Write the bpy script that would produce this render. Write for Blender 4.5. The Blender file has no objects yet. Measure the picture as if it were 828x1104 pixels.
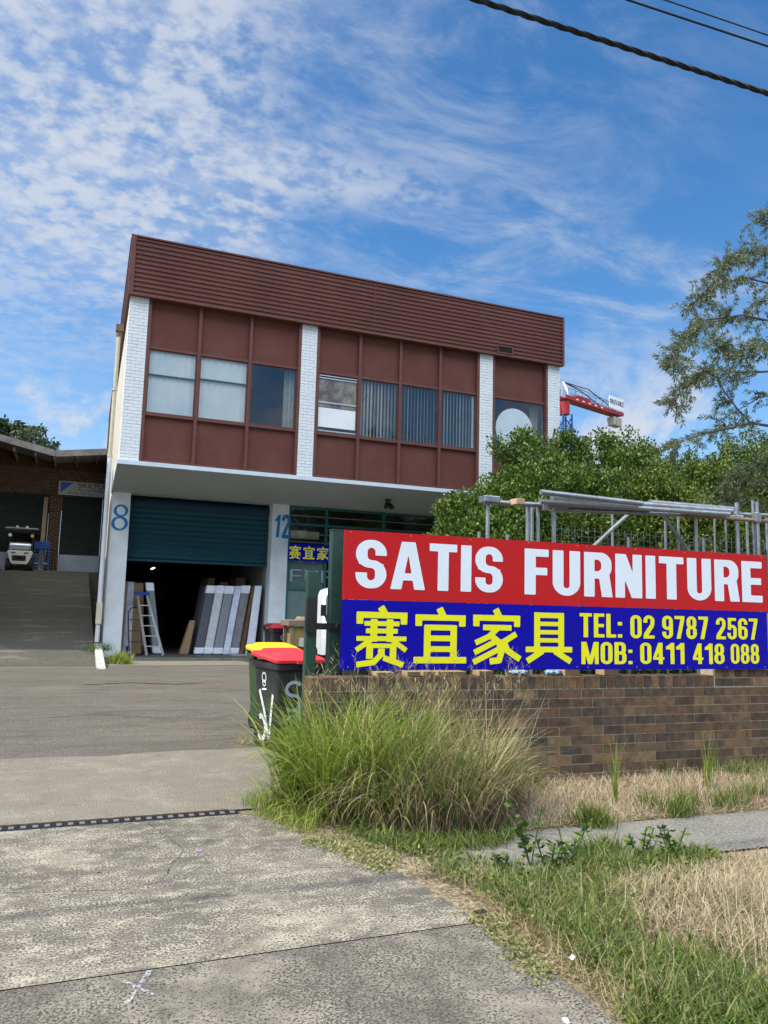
import bpy, bmesh, math, random
import numpy as np
from mathutils import Vector, Matrix

random.seed(7)
rng = np.random.default_rng(11)
R = math.radians
SC = bpy.context.scene
COL = SC.collection

# ------------------------------------------------------------------ camera
CAM = Vector((-0.93244, -20.09995, 1.55))
CR = Vector((0.9264532, -0.3754885, 0.02632214))
CU = Vector((-0.07027303, -0.10383874, 0.99210847))
CF = Vector((0.36979207, 0.9209918, 0.12258845))
FPX = 835.018          # focal length in pixels of the 828x1104 photograph
cd = bpy.data.cameras.new("camera")
cd.sensor_fit = 'VERTICAL'; cd.sensor_height = 36.0; cd.lens = 36.0 * FPX / 1104.0
cd.clip_start = 0.05; cd.clip_end = 2000
cam = bpy.data.objects.new("camera", cd); COL.objects.link(cam)
m3 = Matrix((CR, CU, -CF)).transposed()
cam.matrix_world = Matrix.Translation(CAM) @ m3.to_4x4()
SC.camera = cam

# ------------------------------------------------------------------ light
SUN_EL, SUN_AZ = 52.0, 1.5        # sun from the left, a little behind the facade plane
tosun = Vector((-math.cos(R(SUN_EL)) * math.cos(R(SUN_AZ)), math.cos(R(SUN_EL)) * math.sin(R(SUN_AZ)), math.sin(R(SUN_EL))))
sd = bpy.data.lights.new("sun", 'SUN'); sd.energy = 3.2; sd.angle = R(0.75); sd.color = (1.0, 0.94, 0.85)
so = bpy.data.objects.new("sun", sd); COL.objects.link(so)
so.rotation_euler = tosun.to_track_quat('Z', 'Y').to_euler()
SC.view_settings.view_transform = 'Standard'; SC.view_settings.look = 'None'
SC.view_settings.gamma = 1.0; SC.view_settings.use_curve_mapping = False
SC.view_settings.exposure = 0.70

W = bpy.data.worlds.new("World"); SC.world = W; W.use_nodes = True
def build_world():
    nt = W.node_tree; nt.nodes.clear()
    N = lambda t, **k: _node(nt, t, **k)
    L = nt.links.new
    out = N('ShaderNodeOutputWorld')
    sky = N('ShaderNodeTexSky'); sky.sky_type = 'NISHITA'; sky.sun_disc = False
    sky.sun_elevation = R(SUN_EL); sky.sun_rotation = R(-90 + SUN_AZ)
    sky.air_density = 1.0; sky.dust_density = 0.35; sky.ozone_density = 2.2; sky.altitude = 50
    bsky = N('ShaderNodeBackground'); bsky.inputs[1].default_value = 0.115
    hs = N('ShaderNodeHueSaturation'); hs.inputs['Saturation'].default_value = 1.30
    L(sky.outputs[0], hs.inputs['Color']); L(hs.outputs[0], bsky.inputs[0])
    bcl = N('ShaderNodeBackground'); bcl.inputs[0].default_value = (0.84, 0.90, 1.0, 1); bcl.inputs[1].default_value = 0.72
    tc = N('ShaderNodeTexCoord')
    sep = N('ShaderNodeSeparateXYZ'); L(tc.outputs['Generated'], sep.inputs[0])
    def mth(op, a, b=None, c=None, clamp=False):
        n = N('ShaderNodeMath'); n.operation = op; n.use_clamp = clamp
        for i, v in enumerate((a, b, c)):
            if v is None: continue
            if isinstance(v, (int, float)): n.inputs[i].default_value = v
            else: L(v, n.inputs[i])
        return n.outputs[0]
    x, y, z = sep.outputs
    zz = mth('ADD', mth('MAXIMUM', z, 0.0), 0.16)
    px = mth('DIVIDE', x, zz); py = mth('DIVIDE', y, zz)
    comb = N('ShaderNodeCombineXYZ'); L(px, comb.inputs[0]); L(py, comb.inputs[1])
    P = comb.outputs[0]
    def noise(vec, scale, detail, rough, dist=0.0, mapping=None):
        if mapping:
            mp = N('ShaderNodeMapping'); L(vec, mp.inputs[0])
            mp.inputs['Rotation'].default_value = (0, 0, R(mapping[0])); mp.inputs['Scale'].default_value = (mapping[1], mapping[2], 1)
            mp.inputs['Location'].default_value = (mapping[3], mapping[4], 0); vec = mp.outputs[0]
        n = N('ShaderNodeTexNoise'); L(vec, n.inputs['Vector'])
        n.inputs['Scale'].default_value = scale; n.inputs['Detail'].default_value = detail
        n.inputs['Roughness'].default_value = rough; n.inputs['Distortion'].default_value = dist
        return n.outputs['Fac']
    def ss(v, a, b):
        n = N('ShaderNodeMapRange'); n.interpolation_type = 'SMOOTHSTEP'; L(v, n.inputs[0])
        n.inputs[1].default_value = a; n.inputs[2].default_value = b; return n.outputs[0]
    # side: how far left of the view the direction lies
    side = mth('ADD', mth('MULTIPLY', x, 0.926), mth('MULTIPLY', y, -0.375))
    # mackerel puffs on the left
    a1 = mth('ADD', mth('MULTIPLY', noise(P, 24.0, 4, 0.55, 0.15, (35, 1, 1.15, 0, 0)), 0.55), mth('MULTIPLY', noise(P, 6.5, 4, 0.55, 0.2, (10, 1, 1.1, 4, 2)), 0.45))
    a2 = noise(P, 1.5, 3, 0.5, 0.3, (0, 1, 1, 3.1, 0.4))
    la = mth('SUBTRACT', 0.62, mth('MULTIPLY', side, 1.55))
    left = mth('MULTIPLY', ss(mth('ADD', la, mth('MULTIPLY', mth('SUBTRACT', a2, 0.5), 1.9)), 0.42, 1.05), ss(z, 0.20, 0.46))
    alto = mth('MULTIPLY', mth('ADD', mth('MULTIPLY', ss(a1, 0.40, 0.60), 0.62), 0.20), left)
    # cirrus streaks on the right
    c1 = noise(P, 3.4, 10, 0.68, 0.45, (38, 0.9, 1.8, 0, 0))
    c2 = noise(P, 1.1, 3, 0.5, 0.2, (0, 1, 1, 7.7, 2.0))
    cir = mth('MULTIPLY', mth('MULTIPLY', ss(c1, 0.41, 0.73), ss(c2, 0.34, 0.60)), 0.50)
    # low cumulus near the horizon
    u1 = noise(tc.outputs['Generated'], 7.5, 7, 0.58, 0.2, (0, 1, 1, 1.9, 0.3))
    low = mth('MULTIPLY', ss(z, 0.0, 0.12), mth('SUBTRACT', 1.0, ss(z, 0.20, 0.36)))
    cum = mth('MULTIPLY', ss(u1, 0.50, 0.62), low)
    hz = mth('MULTIPLY', mth('SUBTRACT', 1.0, ss(z, 0.0, 0.42)), 0.18)
    back = mth('MULTIPLY', mth('MULTIPLY', ss(mth('MULTIPLY', y, -1.0), 0.0, 0.35), ss(z, 0.42, 0.62)), 0.95)  # bright cloud bank added behind the camera as fill for the shaded facade
    inv = lambda v: mth('SUBTRACT', 1.0, v)
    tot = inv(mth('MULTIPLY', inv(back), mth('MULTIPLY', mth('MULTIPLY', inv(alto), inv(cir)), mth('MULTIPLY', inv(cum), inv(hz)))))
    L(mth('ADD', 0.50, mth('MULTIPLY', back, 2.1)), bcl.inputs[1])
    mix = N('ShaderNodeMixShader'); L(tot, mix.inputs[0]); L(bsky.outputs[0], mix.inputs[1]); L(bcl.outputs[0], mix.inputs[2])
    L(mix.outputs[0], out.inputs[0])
def _node(nt, t, **k):
    n = nt.nodes.new(t)
    for a, v in k.items(): setattr(n, a, v)
    return n
build_world()

# ------------------------------------------------------------------ pixel helpers (photo pixels -> points at a real distance)
def ray(x, y): return CR * ((x - 414) / FPX) - CU * ((y - 552) / FPX) + CF
def onY(x, y, Y): d = ray(x, y); return CAM + d * ((Y - CAM.y) / d.y)
def onZ(x, y, Z=0.0): d = ray(x, y); return CAM + d * ((Z - CAM.z) / d.z)

# ------------------------------------------------------------------ materials
def mat(name, c1, c2=None, rough=0.7, spec=0.3, scale=4.0, metallic=0.0, bump=0.0, bscale=60.0, detail=6, lo=0.35, hi=0.65, island=0.0, c3=None, s3=0.7, coat=0.0):
    m = bpy.data.materials.new(name); m.use_nodes = True
    nt = m.node_tree; p = nt.nodes['Principled BSDF']; L = nt.links.new
    p.inputs['Roughness'].default_value = rough; p.inputs['Metallic'].default_value = metallic
    p.inputs['Specular IOR Level'].default_value = spec; p.inputs['Coat Weight'].default_value = coat
    tc = _node(nt, 'ShaderNodeTexCoord')
    col = None
    if c2 is None: c2 = tuple(v * 0.82 for v in c1)
    n = _node(nt, 'ShaderNodeTexNoise'); n.inputs['Scale'].default_value = scale; n.inputs['Detail'].default_value = detail
    n.inputs['Roughness'].default_value = 0.65
    L(tc.outputs['Object'], n.inputs['Vector'])
    mr = _node(nt, 'ShaderNodeMapRange'); mr.inputs[1].default_value = lo; mr.inputs[2].default_value = hi; L(n.outputs['Fac'], mr.inputs[0])
    mx = _node(nt, 'ShaderNodeMix', data_type='RGBA'); L(mr.outputs[0], mx.inputs[0])
    mx.inputs[6].default_value = (*c1, 1); mx.inputs[7].default_value = (*c2, 1)
    col = mx.outputs[2]
    if c3 is not None:
        n3 = _node(nt, 'ShaderNodeTexNoise'); n3.inputs['Scale'].default_value = s3; n3.inputs['Detail'].default_value = 5
        L(tc.outputs['Object'], n3.inputs['Vector'])
        r3 = _node(nt, 'ShaderNodeMapRange'); r3.inputs[1].default_value = 0.45; r3.inputs[2].default_value = 0.7; L(n3.outputs['Fac'], r3.inputs[0])
        m3_ = _node(nt, 'ShaderNodeMix', data_type='RGBA'); L(r3.outputs[0], m3_.inputs[0]); L(col, m3_.inputs[6]); m3_.inputs[7].default_value = (*c3, 1)
        col = m3_.outputs[2]
    if island:
        g = _node(nt, 'ShaderNodeNewGeometry'); hsv = _node(nt, 'ShaderNodeHueSaturation')
        r = _node(nt, 'ShaderNodeMapRange'); r.inputs[3].default_value = 1 - island; r.inputs[4].default_value = 1 + island
        L(g.outputs['Random Per Island'], r.inputs[0]); L(r.outputs[0], hsv.inputs['Value']); L(col, hsv.inputs['Color']); col = hsv.outputs[0]
    L(col, p.inputs['Base Color'])
    if bump:
        nb = _node(nt, 'ShaderNodeTexNoise'); nb.inputs['Scale'].default_value = bscale; nb.inputs['Detail'].default_value = 4
        L(tc.outputs['Object'], nb.inputs['Vector'])
        b = _node(nt, 'ShaderNodeBump'); b.inputs['Strength'].default_value = bump; b.inputs['Distance'].default_value = 0.02
        L(nb.outputs['Fac'], b.inputs['Height']); L(b.outputs[0], p.inputs['Normal'])
    return m

def glass(name, tint=(0.96, 0.98, 0.985), refl=1.0):
    m = bpy.data.materials.new(name); m.use_nodes = True; nt = m.node_tree; nt.nodes.clear(); L = nt.links.new
    out = _node(nt, 'ShaderNodeOutputMaterial'); mx = _node(nt, 'ShaderNodeMixShader')
    t = _node(nt, 'ShaderNodeBsdfTransparent'); t.inputs[0].default_value = (*tint, 1)
    g = _node(nt, 'ShaderNodeBsdfGlossy'); g.inputs['Roughness'].default_value = 0.02
    fr0 = _node(nt, 'ShaderNodeLayerWeight'); fr0.inputs[0].default_value = 0.5; fr = _node(nt, 'ShaderNodeMath', operation='POWER'); fr.inputs[1].default_value = 4.0; L(fr0.outputs['Facing'], fr.inputs[0])
    mu = _node(nt, 'ShaderNodeMath', operation='MULTIPLY_ADD'); mu.inputs[1].default_value = 0.9 * refl; mu.inputs[2].default_value = 0.075 * refl; mu.use_clamp = True
    tc = _node(nt, 'ShaderNodeTexCoord'); no = _node(nt, 'ShaderNodeTexNoise'); no.inputs['Scale'].default_value = 1.3
    L(tc.outputs['Object'], no.inputs['Vector'])
    b = _node(nt, 'ShaderNodeBump'); b.inputs['Strength'].default_value = 0.08; b.inputs['Distance'].default_value = 0.05
    L(no.outputs['Fac'], b.inputs['Height']); L(b.outputs[0], g.inputs['Normal'])
    L(fr.outputs[0], mu.inputs[0]); L(mu.outputs[0], mx.inputs[0]); L(t.outputs[0], mx.inputs[1]); L(g.outputs[0], mx.inputs[2]); L(mx.outputs[0], out.inputs[0])
    return m

def leafmat(name, stops, rough=0.55, trans=0.3):
    m = bpy.data.materials.new(name); m.use_nodes = True; nt = m.node_tree; L = nt.links.new
    p = nt.nodes['Principled BSDF']; p.inputs['Roughness'].default_value = rough; p.inputs['Specular IOR Level'].default_value = 0.35
    g = _node(nt, 'ShaderNodeNewGeometry'); cr = _node(nt, 'ShaderNodeValToRGB')
    els = cr.color_ramp.elements
    while len(els) < len(stops): els.new(0.5)
    for e, (pos, c) in zip(els, stops): e.position = pos; e.color = (*c, 1)
    L(g.outputs['Random Per Island'], cr.inputs[0]); L(cr.outputs[0], p.inputs['Base Color'])
    tr = _node(nt, 'ShaderNodeBsdfTranslucent'); mx = _node(nt, 'ShaderNodeMixShader'); mx.inputs[0].default_value = trans
    L(cr.outputs[0], tr.inputs[0]); out = nt.nodes['Material Output']
    L(p.outputs[0], mx.inputs[1]); L(tr.outputs[0], mx.inputs[2]); L(mx.outputs[0], out.inputs[0])
    return m

M = {}
M['maroon'] = mat('maroon_paint', (0.150, 0.049, 0.036), (0.128, 0.042, 0.032), rough=0.7, spec=0.25, scale=1.5, bump=0.35, bscale=9, c3=(0.155, 0.062, 0.045), s3=1.1)
M['maroon_trim'] = mat('maroon_trim_paint', (0.165, 0.062, 0.046), (0.130, 0.050, 0.038), rough=0.55, scale=3)
M['maroon_clad'] = mat('maroon_cladding', (0.158, 0.052, 0.040), (0.130, 0.044, 0.035), rough=0.6, scale=0.8, c3=(0.175, 0.064, 0.050), s3=0.5)
M['white_brick'] = mat('white_painted_brick', (0.84, 0.86, 0.86), (0.76, 0.78, 0.78), rough=0.8, scale=2.5, bump=0.3, bscale=40)
M['white_side'] = mat('cream_white_paint', (0.72, 0.70, 0.63), (0.60, 0.58, 0.50), rough=0.85, scale=1.2)
M['pier_paint'] = mat('pier_paint', (0.66, 0.70, 0.71), (0.56, 0.60, 0.61), rough=0.85, scale=1.1, bump=0.15, bscale=12, c3=(0.72, 0.76, 0.78), s3=1.7)
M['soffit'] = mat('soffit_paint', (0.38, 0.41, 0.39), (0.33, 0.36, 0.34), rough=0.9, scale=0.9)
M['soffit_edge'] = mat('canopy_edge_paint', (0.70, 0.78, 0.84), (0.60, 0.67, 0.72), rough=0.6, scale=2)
M['teal_door'] = mat('teal_roller_door', (0.007, 0.070, 0.090), (0.009, 0.055, 0.075), rough=0.5, scale=0.8)
M['teal_dark'] = mat('dark_blue_drum', (0.006, 0.03, 0.06), rough=0.5)
M['teal_frame'] = mat('teal_frame_paint', (0.022, 0.12, 0.125), rough=0.5)
M['teal_panel'] = mat('grey_green_panel', (0.14, 0.21, 0.20), (0.12, 0.18, 0.17), rough=0.7)
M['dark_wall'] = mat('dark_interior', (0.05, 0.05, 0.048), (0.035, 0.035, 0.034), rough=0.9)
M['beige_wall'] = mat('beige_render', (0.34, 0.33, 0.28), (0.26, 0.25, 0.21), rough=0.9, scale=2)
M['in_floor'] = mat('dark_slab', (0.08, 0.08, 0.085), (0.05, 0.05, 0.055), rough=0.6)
M['roof'] = mat('roof_sheet', (0.35, 0.35, 0.34), rough=0.6)
M['pvc'] = mat('pvc_pipe', (0.66, 0.68, 0.70), (0.58, 0.60, 0.62), rough=0.5)
M['pvc_cream'] = mat('cream_pipe', (0.60, 0.55, 0.43), (0.52, 0.47, 0.36), rough=0.6)
M['glass'] = glass('window_glass')
M['glass_low'] = glass('shop_glass', refl=0.6)
M['blind_white'] = mat('roller_blind_fabric', (0.70, 0.72, 0.70), (0.60, 0.64, 0.64), rough=0.9, scale=1.3)
M['blind_strip'] = mat('vertical_blind', (0.34, 0.33, 0.29), (0.26, 0.26, 0.23), rough=0.8, island=0.35)
M['curtain'] = mat('pale_curtain', (0.50, 0.48, 0.38), rough=0.9)
M['board_rust'] = mat('water_stained_board', (0.46, 0.36, 0.24), (0.17, 0.09, 0.04), rough=0.9, scale=3.0, lo=0.4, hi=0.62)
M['white_sheet'] = mat('white_sheet', (0.88, 0.89, 0.88), (0.80, 0.82, 0.82), rough=0.7, scale=3)
M['alu'] = mat('aluminium', (0.62, 0.63, 0.64), rough=0.4, metallic=0.6)
M['galv'] = mat('galvanised_steel', (0.42, 0.44, 0.46), (0.27, 0.29, 0.31), rough=0.42, metallic=0.75, scale=9, c3=(0.33, 0.31, 0.28), s3=4)
M['rust'] = mat('rusty_steel', (0.22, 0.11, 0.06), (0.32, 0.24, 0.18), rough=0.8, scale=8)
M['wire'] = mat('galvanised_wire', (0.20, 0.22, 0.22), rough=0.5, metallic=0.4)
M['green_steel'] = mat('dark_green_steel', (0.022, 0.060, 0.042), (0.032, 0.078, 0.058), rough=0.42, scale=8, c3=(0.05, 0.085, 0.07), s3=3)
M['black_metal'] = mat('black_metal', (0.015, 0.015, 0.017), (0.03, 0.03, 0.03), rough=0.45)
M['black_plastic'] = mat('black_bin_plastic', (0.020, 0.021, 0.023), (0.032, 0.033, 0.035), rough=0.42, scale=6, c3=(0.045, 0.044, 0.042), s3=3)
M['green_plastic'] = mat('green_bin_plastic', (0.035, 0.075, 0.028), (0.045, 0.09, 0.035), rough=0.5, scale=6)
M['red_lid'] = mat('red_lid_plastic', (0.62, 0.035, 0.045), (0.55, 0.05, 0.06), rough=0.38, scale=4, bump=0.05, bscale=20)
M['dark_red_lid'] = mat('dark_red_lid_plastic', (0.28, 0.015, 0.03), rough=0.45)
M['yellow_lid'] = mat('yellow_lid_plastic', (0.80, 0.58, 0.015), (0.72, 0.50, 0.02), rough=0.4, scale=4)
M['white_paint'] = mat('white_spray_paint', (0.75, 0.77, 0.80), (0.55, 0.57, 0.60), rough=0.7, scale=30)
M['sign_red'] = mat('sign_red', (0.58, 0.012, 0.014), (0.54, 0.018, 0.020), spec=0.2, rough=0.42, scale=2.2, bump=0.15, bscale=1.6)
M['sign_blue'] = mat('sign_blue', (0.004, 0.001, 0.36), (0.006, 0.003, 0.31), spec=0.16, rough=0.42, scale=2.2, bump=0.15, bscale=1.6)
M['sign_white'] = mat('sign_white', (0.83, 0.87, 0.91), (0.80, 0.84, 0.88), rough=0.5)
M['sign_yellow'] = mat('sign_yellow', (0.90, 0.84, 0.02), (0.88, 0.81, 0.02), spec=0.15, rough=0.5)
M['alu_board'] = mat('sign_backing', (0.5, 0.5, 0.5), rough=0.5)
M['paint_blue'] = mat('blue_spray_paint', (0.015, 0.16, 0.40), (0.06, 0.26, 0.46), rough=0.8, scale=18, lo=0.45, hi=0.75)
M['wood'] = mat('raw_timber', (0.55, 0.40, 0.24), (0.45, 0.31, 0.18), rough=0.8, scale=5)
M['wood_brown'] = mat('brown_board', (0.17, 0.09, 0.045), (0.12, 0.06, 0.03), rough=0.8, scale=3)
M['wood_grey'] = mat('weathered_timber', (0.26, 0.20, 0.14), (0.18, 0.14, 0.10), rough=0.9, scale=5)
M['card'] = mat('cardboard', (0.34, 0.23, 0.13), (0.27, 0.18, 0.10), rough=0.9, scale=3)
M['card_yellow'] = mat('mustard_box', (0.30, 0.24, 0.07), (0.24, 0.19, 0.06), rough=0.8)
M['mat_dark'] = mat('dark_grey_fabric', (0.12, 0.125, 0.15), (0.09, 0.095, 0.115), rough=0.9, scale=20)
M['mat_mid'] = mat('grey_fabric', (0.27, 0.29, 0.31), (0.21, 0.23, 0.25), rough=0.9, scale=20)
M['mat_light'] = mat('pale_grey_fabric', (0.62, 0.65, 0.67), (0.50, 0.53, 0.56), rough=0.9, scale=12)
M['mat_white'] = mat('white_quilt', (0.84, 0.86, 0.90), (0.68, 0.71, 0.80), rough=0.55, scale=7, bump=0.5, bscale=14)
M['plastic_wrap'] = mat('milky_plastic_wrap', (0.74, 0.77, 0.88), (0.48, 0.52, 0.68), rough=0.25, scale=6, bump=0.8, bscale=10)
M['taupe'] = mat('taupe_fabric_in_plastic', (0.20, 0.18, 0.19), (0.28, 0.27, 0.30), rough=0.35, scale=5, bump=0.5, bscale=9)
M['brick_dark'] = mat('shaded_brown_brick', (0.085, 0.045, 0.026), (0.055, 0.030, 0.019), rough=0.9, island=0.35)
M['olive_door'] = mat('dark_olive_roller_door', (0.022, 0.033, 0.028), (0.018, 0.026, 0.023), rough=0.6)
M['plinth'] = mat('white_plinth', (0.36, 0.39, 0.43), (0.28, 0.31, 0.35), rough=0.85, scale=1.5)
M['eave'] = mat('weathered_eave', (0.30, 0.28, 0.26), (0.16, 0.15, 0.14), rough=0.9, scale=3)
M['fork_white'] = mat('forklift_cream', (0.62, 0.60, 0.54), rough=0.5)
M['tyre'] = mat('rubber', (0.018, 0.018, 0.018), rough=0.8)
M['gas'] = mat('steel_gas_bottle', (0.55, 0.56, 0.58), rough=0.3, metallic=0.7)
M['blue_cage'] = mat('blue_cage_paint', (0.03, 0.10, 0.32), rough=0.5)
M['truck_white'] = mat('truck_white', (0.78, 0.79, 0.80), rough=0.3, coat=0.4)
M['screen'] = mat('windscreen', (0.03, 0.04, 0.045), rough=0.06, spec=0.8)
M['lamp_glass'] = mat('lamp_glass', (0.6, 0.6, 0.58), rough=0.2)
M['label_yellow'] = mat('yellow_label', (0.6, 0.5, 0.03), rough=0.6)
M['cable'] = mat('black_cable', (0.012, 0.012, 0.013), rough=0.6)
M['crane_red'] = mat('crane_red', (0.42, 0.03, 0.035), (0.34, 0.03, 0.03), rough=0.5)
M['crane_blue'] = mat('crane_blue', (0.02, 0.10, 0.42), rough=0.5)
M['crane_grey'] = mat('crane_rope', (0.10, 0.10, 0.12), rough=0.6)
M['concrete_block'] = mat('counterweight_concrete', (0.50, 0.47, 0.40), (0.38, 0.36, 0.31), rough=0.9, scale=0.6)
M['bark'] = mat('grey_brown_bark', (0.13, 0.10, 0.075), (0.08, 0.06, 0.05), rough=0.95, scale=9, bump=0.6, bscale=30)
M['gum_bark'] = mat('pale_gum_bark', (0.45, 0.40, 0.33), (0.30, 0.26, 0.21), rough=0.9, scale=2)
M['mortar'] = mat('mortar', (0.50, 0.44, 0.35), (0.38, 0.33, 0.26), rough=0.95, scale=20)
M['white_mortar'] = mat('painted_joint', (0.60, 0.62, 0.62), rough=0.9)
M['kerb_white'] = mat('whitewashed_kerb', (0.62, 0.61, 0.57), (0.28, 0.27, 0.24), rough=0.9, scale=9, lo=0.42, hi=0.62)
M['drain_black'] = mat('drain_grate', (0.012, 0.012, 0.016), rough=0.6)
M['drain_silver'] = mat('drain_dust', (0.17, 0.165, 0.145), rough=0.8)
M['rusty_edge'] = mat('rusty_drain_edge', (0.16, 0.10, 0.065), (0.26, 0.22, 0.17), rough=0.9, scale=6)
M['graffiti_blue'] = mat('pale_blue_spray', (0.35, 0.45, 0.55), rough=0.7)
M['frost'] = mat('frosted_letter', (0.30, 0.36, 0.36), rough=0.7)
M['pink_banner'] = mat('faded_pink_board', (0.62, 0.30, 0.32), (0.55, 0.25, 0.28), rough=0.7)
M['rag'] = mat('blue_white_bag', (0.55, 0.65, 0.75), (0.10, 0.35, 0.55), rough=0.5, scale=14, lo=0.45, hi=0.6)
M['flower'] = mat('pink_petal', (0.5, 0.25, 0.6), rough=0.6)

def brickmat():
    m = bpy.data.materials.new('brown_face_brick'); m.use_nodes = True; nt = m.node_tree; L = nt.links.new
    p = nt.nodes['Principled BSDF']; p.inputs['Roughness'].default_value = 0.8; p.inputs['Specular IOR Level'].default_value = 0.25
    g = _node(nt, 'ShaderNodeNewGeometry'); cr = _node(nt, 'ShaderNodeValToRGB'); e = cr.color_ramp.elements
    stops = [(0, (0.062, 0.048, 0.040)), (0.2, (0.105, 0.072, 0.047)), (0.42, (0.168, 0.106, 0.058)), (0.58, (0.080, 0.055, 0.040)), (0.8, (0.150, 0.084, 0.046)), (1, (0.225, 0.150, 0.080))]
    while len(e) < len(stops): e.new(0.5)
    for q, (a, c) in zip(e, stops): q.position = a; q.color = (*c, 1)
    L(g.outputs['Random Per Island'], cr.inputs[0])
    tc = _node(nt, 'ShaderNodeTexCoord'); n = _node(nt, 'ShaderNodeTexNoise'); n.inputs['Scale'].default_value = 14; n.inputs['Detail'].default_value = 8
    L(tc.outputs['Object'], n.inputs['Vector'])
    mr = _node(nt, 'ShaderNodeMapRange'); mr.inputs[1].default_value = 0.3; mr.inputs[2].default_value = 0.7; mr.inputs[3].default_value = 0.6; mr.inputs[4].default_value = 1.35
    L(n.outputs['Fac'], mr.inputs[0]); h = _node(nt, 'ShaderNodeHueSaturation'); L(mr.outputs[0], h.inputs['Value']); L(cr.outputs[0], h.inputs['Color'])
    # scuffs and soot of their own shape
    n2 = _node(nt, 'ShaderNodeTexNoise'); n2.inputs['Scale'].default_value = 2.3; n2.inputs['Detail'].default_value = 6; L(tc.outputs['Object'], n2.inputs['Vector'])
    m2 = _node(nt, 'ShaderNodeMapRange'); m2.inputs[1].default_value = 0.56; m2.inputs[2].default_value = 0.72; m2.inputs[4].default_value = 0.6; L(n2.outputs['Fac'], m2.inputs[0])
    mx = _node(nt, 'ShaderNodeMix', data_type='RGBA'); L(m2.outputs[0], mx.inputs[0]); L(h.outputs[0], mx.inputs[6]); mx.inputs[7].default_value = (0.07, 0.055, 0.045, 1)
    L(mx.outputs[2], p.inputs['Base Color'])
    nb = _node(nt, 'ShaderNodeTexNoise'); nb.inputs['Scale'].default_value = 90; L(tc.outputs['Object'], nb.inputs['Vector'])
    b = _node(nt, 'ShaderNodeBump'); b.inputs['Strength'].default_value = 0.5; b.inputs['Distance'].default_value = 0.01; L(nb.outputs['Fac'], b.inputs['Height']); L(b.outputs[0], p.inputs['Normal'])
    return m
M['brick'] = brickmat()

def groundmat(name, stops_fine, stains, rough=0.9, fscale=90, bumpd=0.006, bumps=0.6, stretch=(1, 1)):
    """fine aggregate noise through a colour ramp, then large stain masks: (scale, lo, hi, amount, colour, fine_break)"""
    m = bpy.data.materials.new(name); m.use_nodes = True; nt = m.node_tree; L = nt.links.new
    p = nt.nodes['Principled BSDF']; p.inputs['Roughness'].default_value = rough; p.inputs['Specular IOR Level'].default_value = 0.2
    tc = _node(nt, 'ShaderNodeTexCoord')
    n = _node(nt, 'ShaderNodeTexNoise'); n.inputs['Scale'].default_value = fscale; n.inputs['Detail'].default_value = 3; n.inputs['Roughness'].default_value = 0.7
    L(tc.outputs['Object'], n.inputs['Vector'])
    cr = _node(nt, 'ShaderNodeValToRGB'); e = cr.color_ramp.elements
    while len(e) < len(stops_fine): e.new(0.5)
    for q, (a, c) in zip(e, stops_fine): q.position = a; q.color = (*c, 1)
    L(n.outputs['Fac'], cr.inputs[0]); col = cr.outputs[0]
    for k, (sc, lo, hi, amt, c, fb) in enumerate(stains):
        ns = _node(nt, 'ShaderNodeTexNoise'); ns.inputs['Scale'].default_value = sc; ns.inputs['Detail'].default_value = 9; ns.inputs['Roughness'].default_value = 0.66
        mp = _node(nt, 'ShaderNodeMapping'); mp.inputs['Location'].default_value = (3.7 * k + 1.3, 2.9 * k, 0); mp.inputs['Scale'].default_value = (stretch[0], stretch[1], 1)
        L(tc.outputs['Object'], mp.inputs[0]); L(mp.outputs[0], ns.inputs['Vector'])
        ad = _node(nt, 'ShaderNodeMath', operation='MULTIPLY_ADD'); ad.inputs[1].default_value = fb; L(n.outputs['Fac'], ad.inputs[0]); L(ns.outputs['Fac'], ad.inputs[2])
        mr = _node(nt, 'ShaderNodeMapRange'); mr.inputs[1].default_value = lo + fb * 0.5; mr.inputs[2].default_value = hi + fb * 0.5; mr.inputs[4].default_value = amt; L(ad.outputs[0], mr.inputs[0])
        mx = _node(nt, 'ShaderNodeMix', data_type='RGBA'); L(mr.outputs[0], mx.inputs[0]); L(col, mx.inputs[6]); mx.inputs[7].default_value = (*c, 1); col = mx.outputs[2]
    L(col, p.inputs['Base Color'])
    b = _node(nt, 'ShaderNodeBump'); b.inputs['Strength'].default_value = bumps; b.inputs['Distance'].default_value = bumpd
    L(n.outputs['Fac'], b.inputs['Height']); L(b.outputs[0], p.inputs['Normal'])
    return m
CF_ = [(0.34, (0.050, 0.046, 0.038)), (0.46, (0.125, 0.114, 0.092)), (0.54, (0.20, 0.184, 0.146)), (0.66, (0.38, 0.352, 0.275))]
M['conc_front'] = groundmat('weathered_aggregate_concrete', CF_, [
    (1.2, 0.48, 0.62, 0.70, (0.37, 0.333, 0.245), 1.0), (4.0, 0.50, 0.64, 0.60, (0.070, 0.064, 0.054), 0.7), (1.5, 0.50, 0.62, 0.75, (0.095, 0.087, 0.072), 0.5), (9.0, 0.54, 0.64, 0.55, (0.50, 0.46, 0.35), 1.1)], fscale=78, stretch=(0.8, 1.15), bumpd=0.010)
M['conc_low'] = groundmat('dark_aggregate_concrete', [(0.34, (0.042, 0.039, 0.033)), (0.46, (0.095, 0.088, 0.073)), (0.55, (0.165, 0.152, 0.124)), (0.66, (0.37, 0.345, 0.275))], [
    (1.5, 0.44, 0.60, 0.7, (0.33, 0.30, 0.23), 1.1), (3.2, 0.52, 0.64, 0.55, (0.052, 0.048, 0.041), 1.0)], fscale=82, bumpd=0.010)
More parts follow.
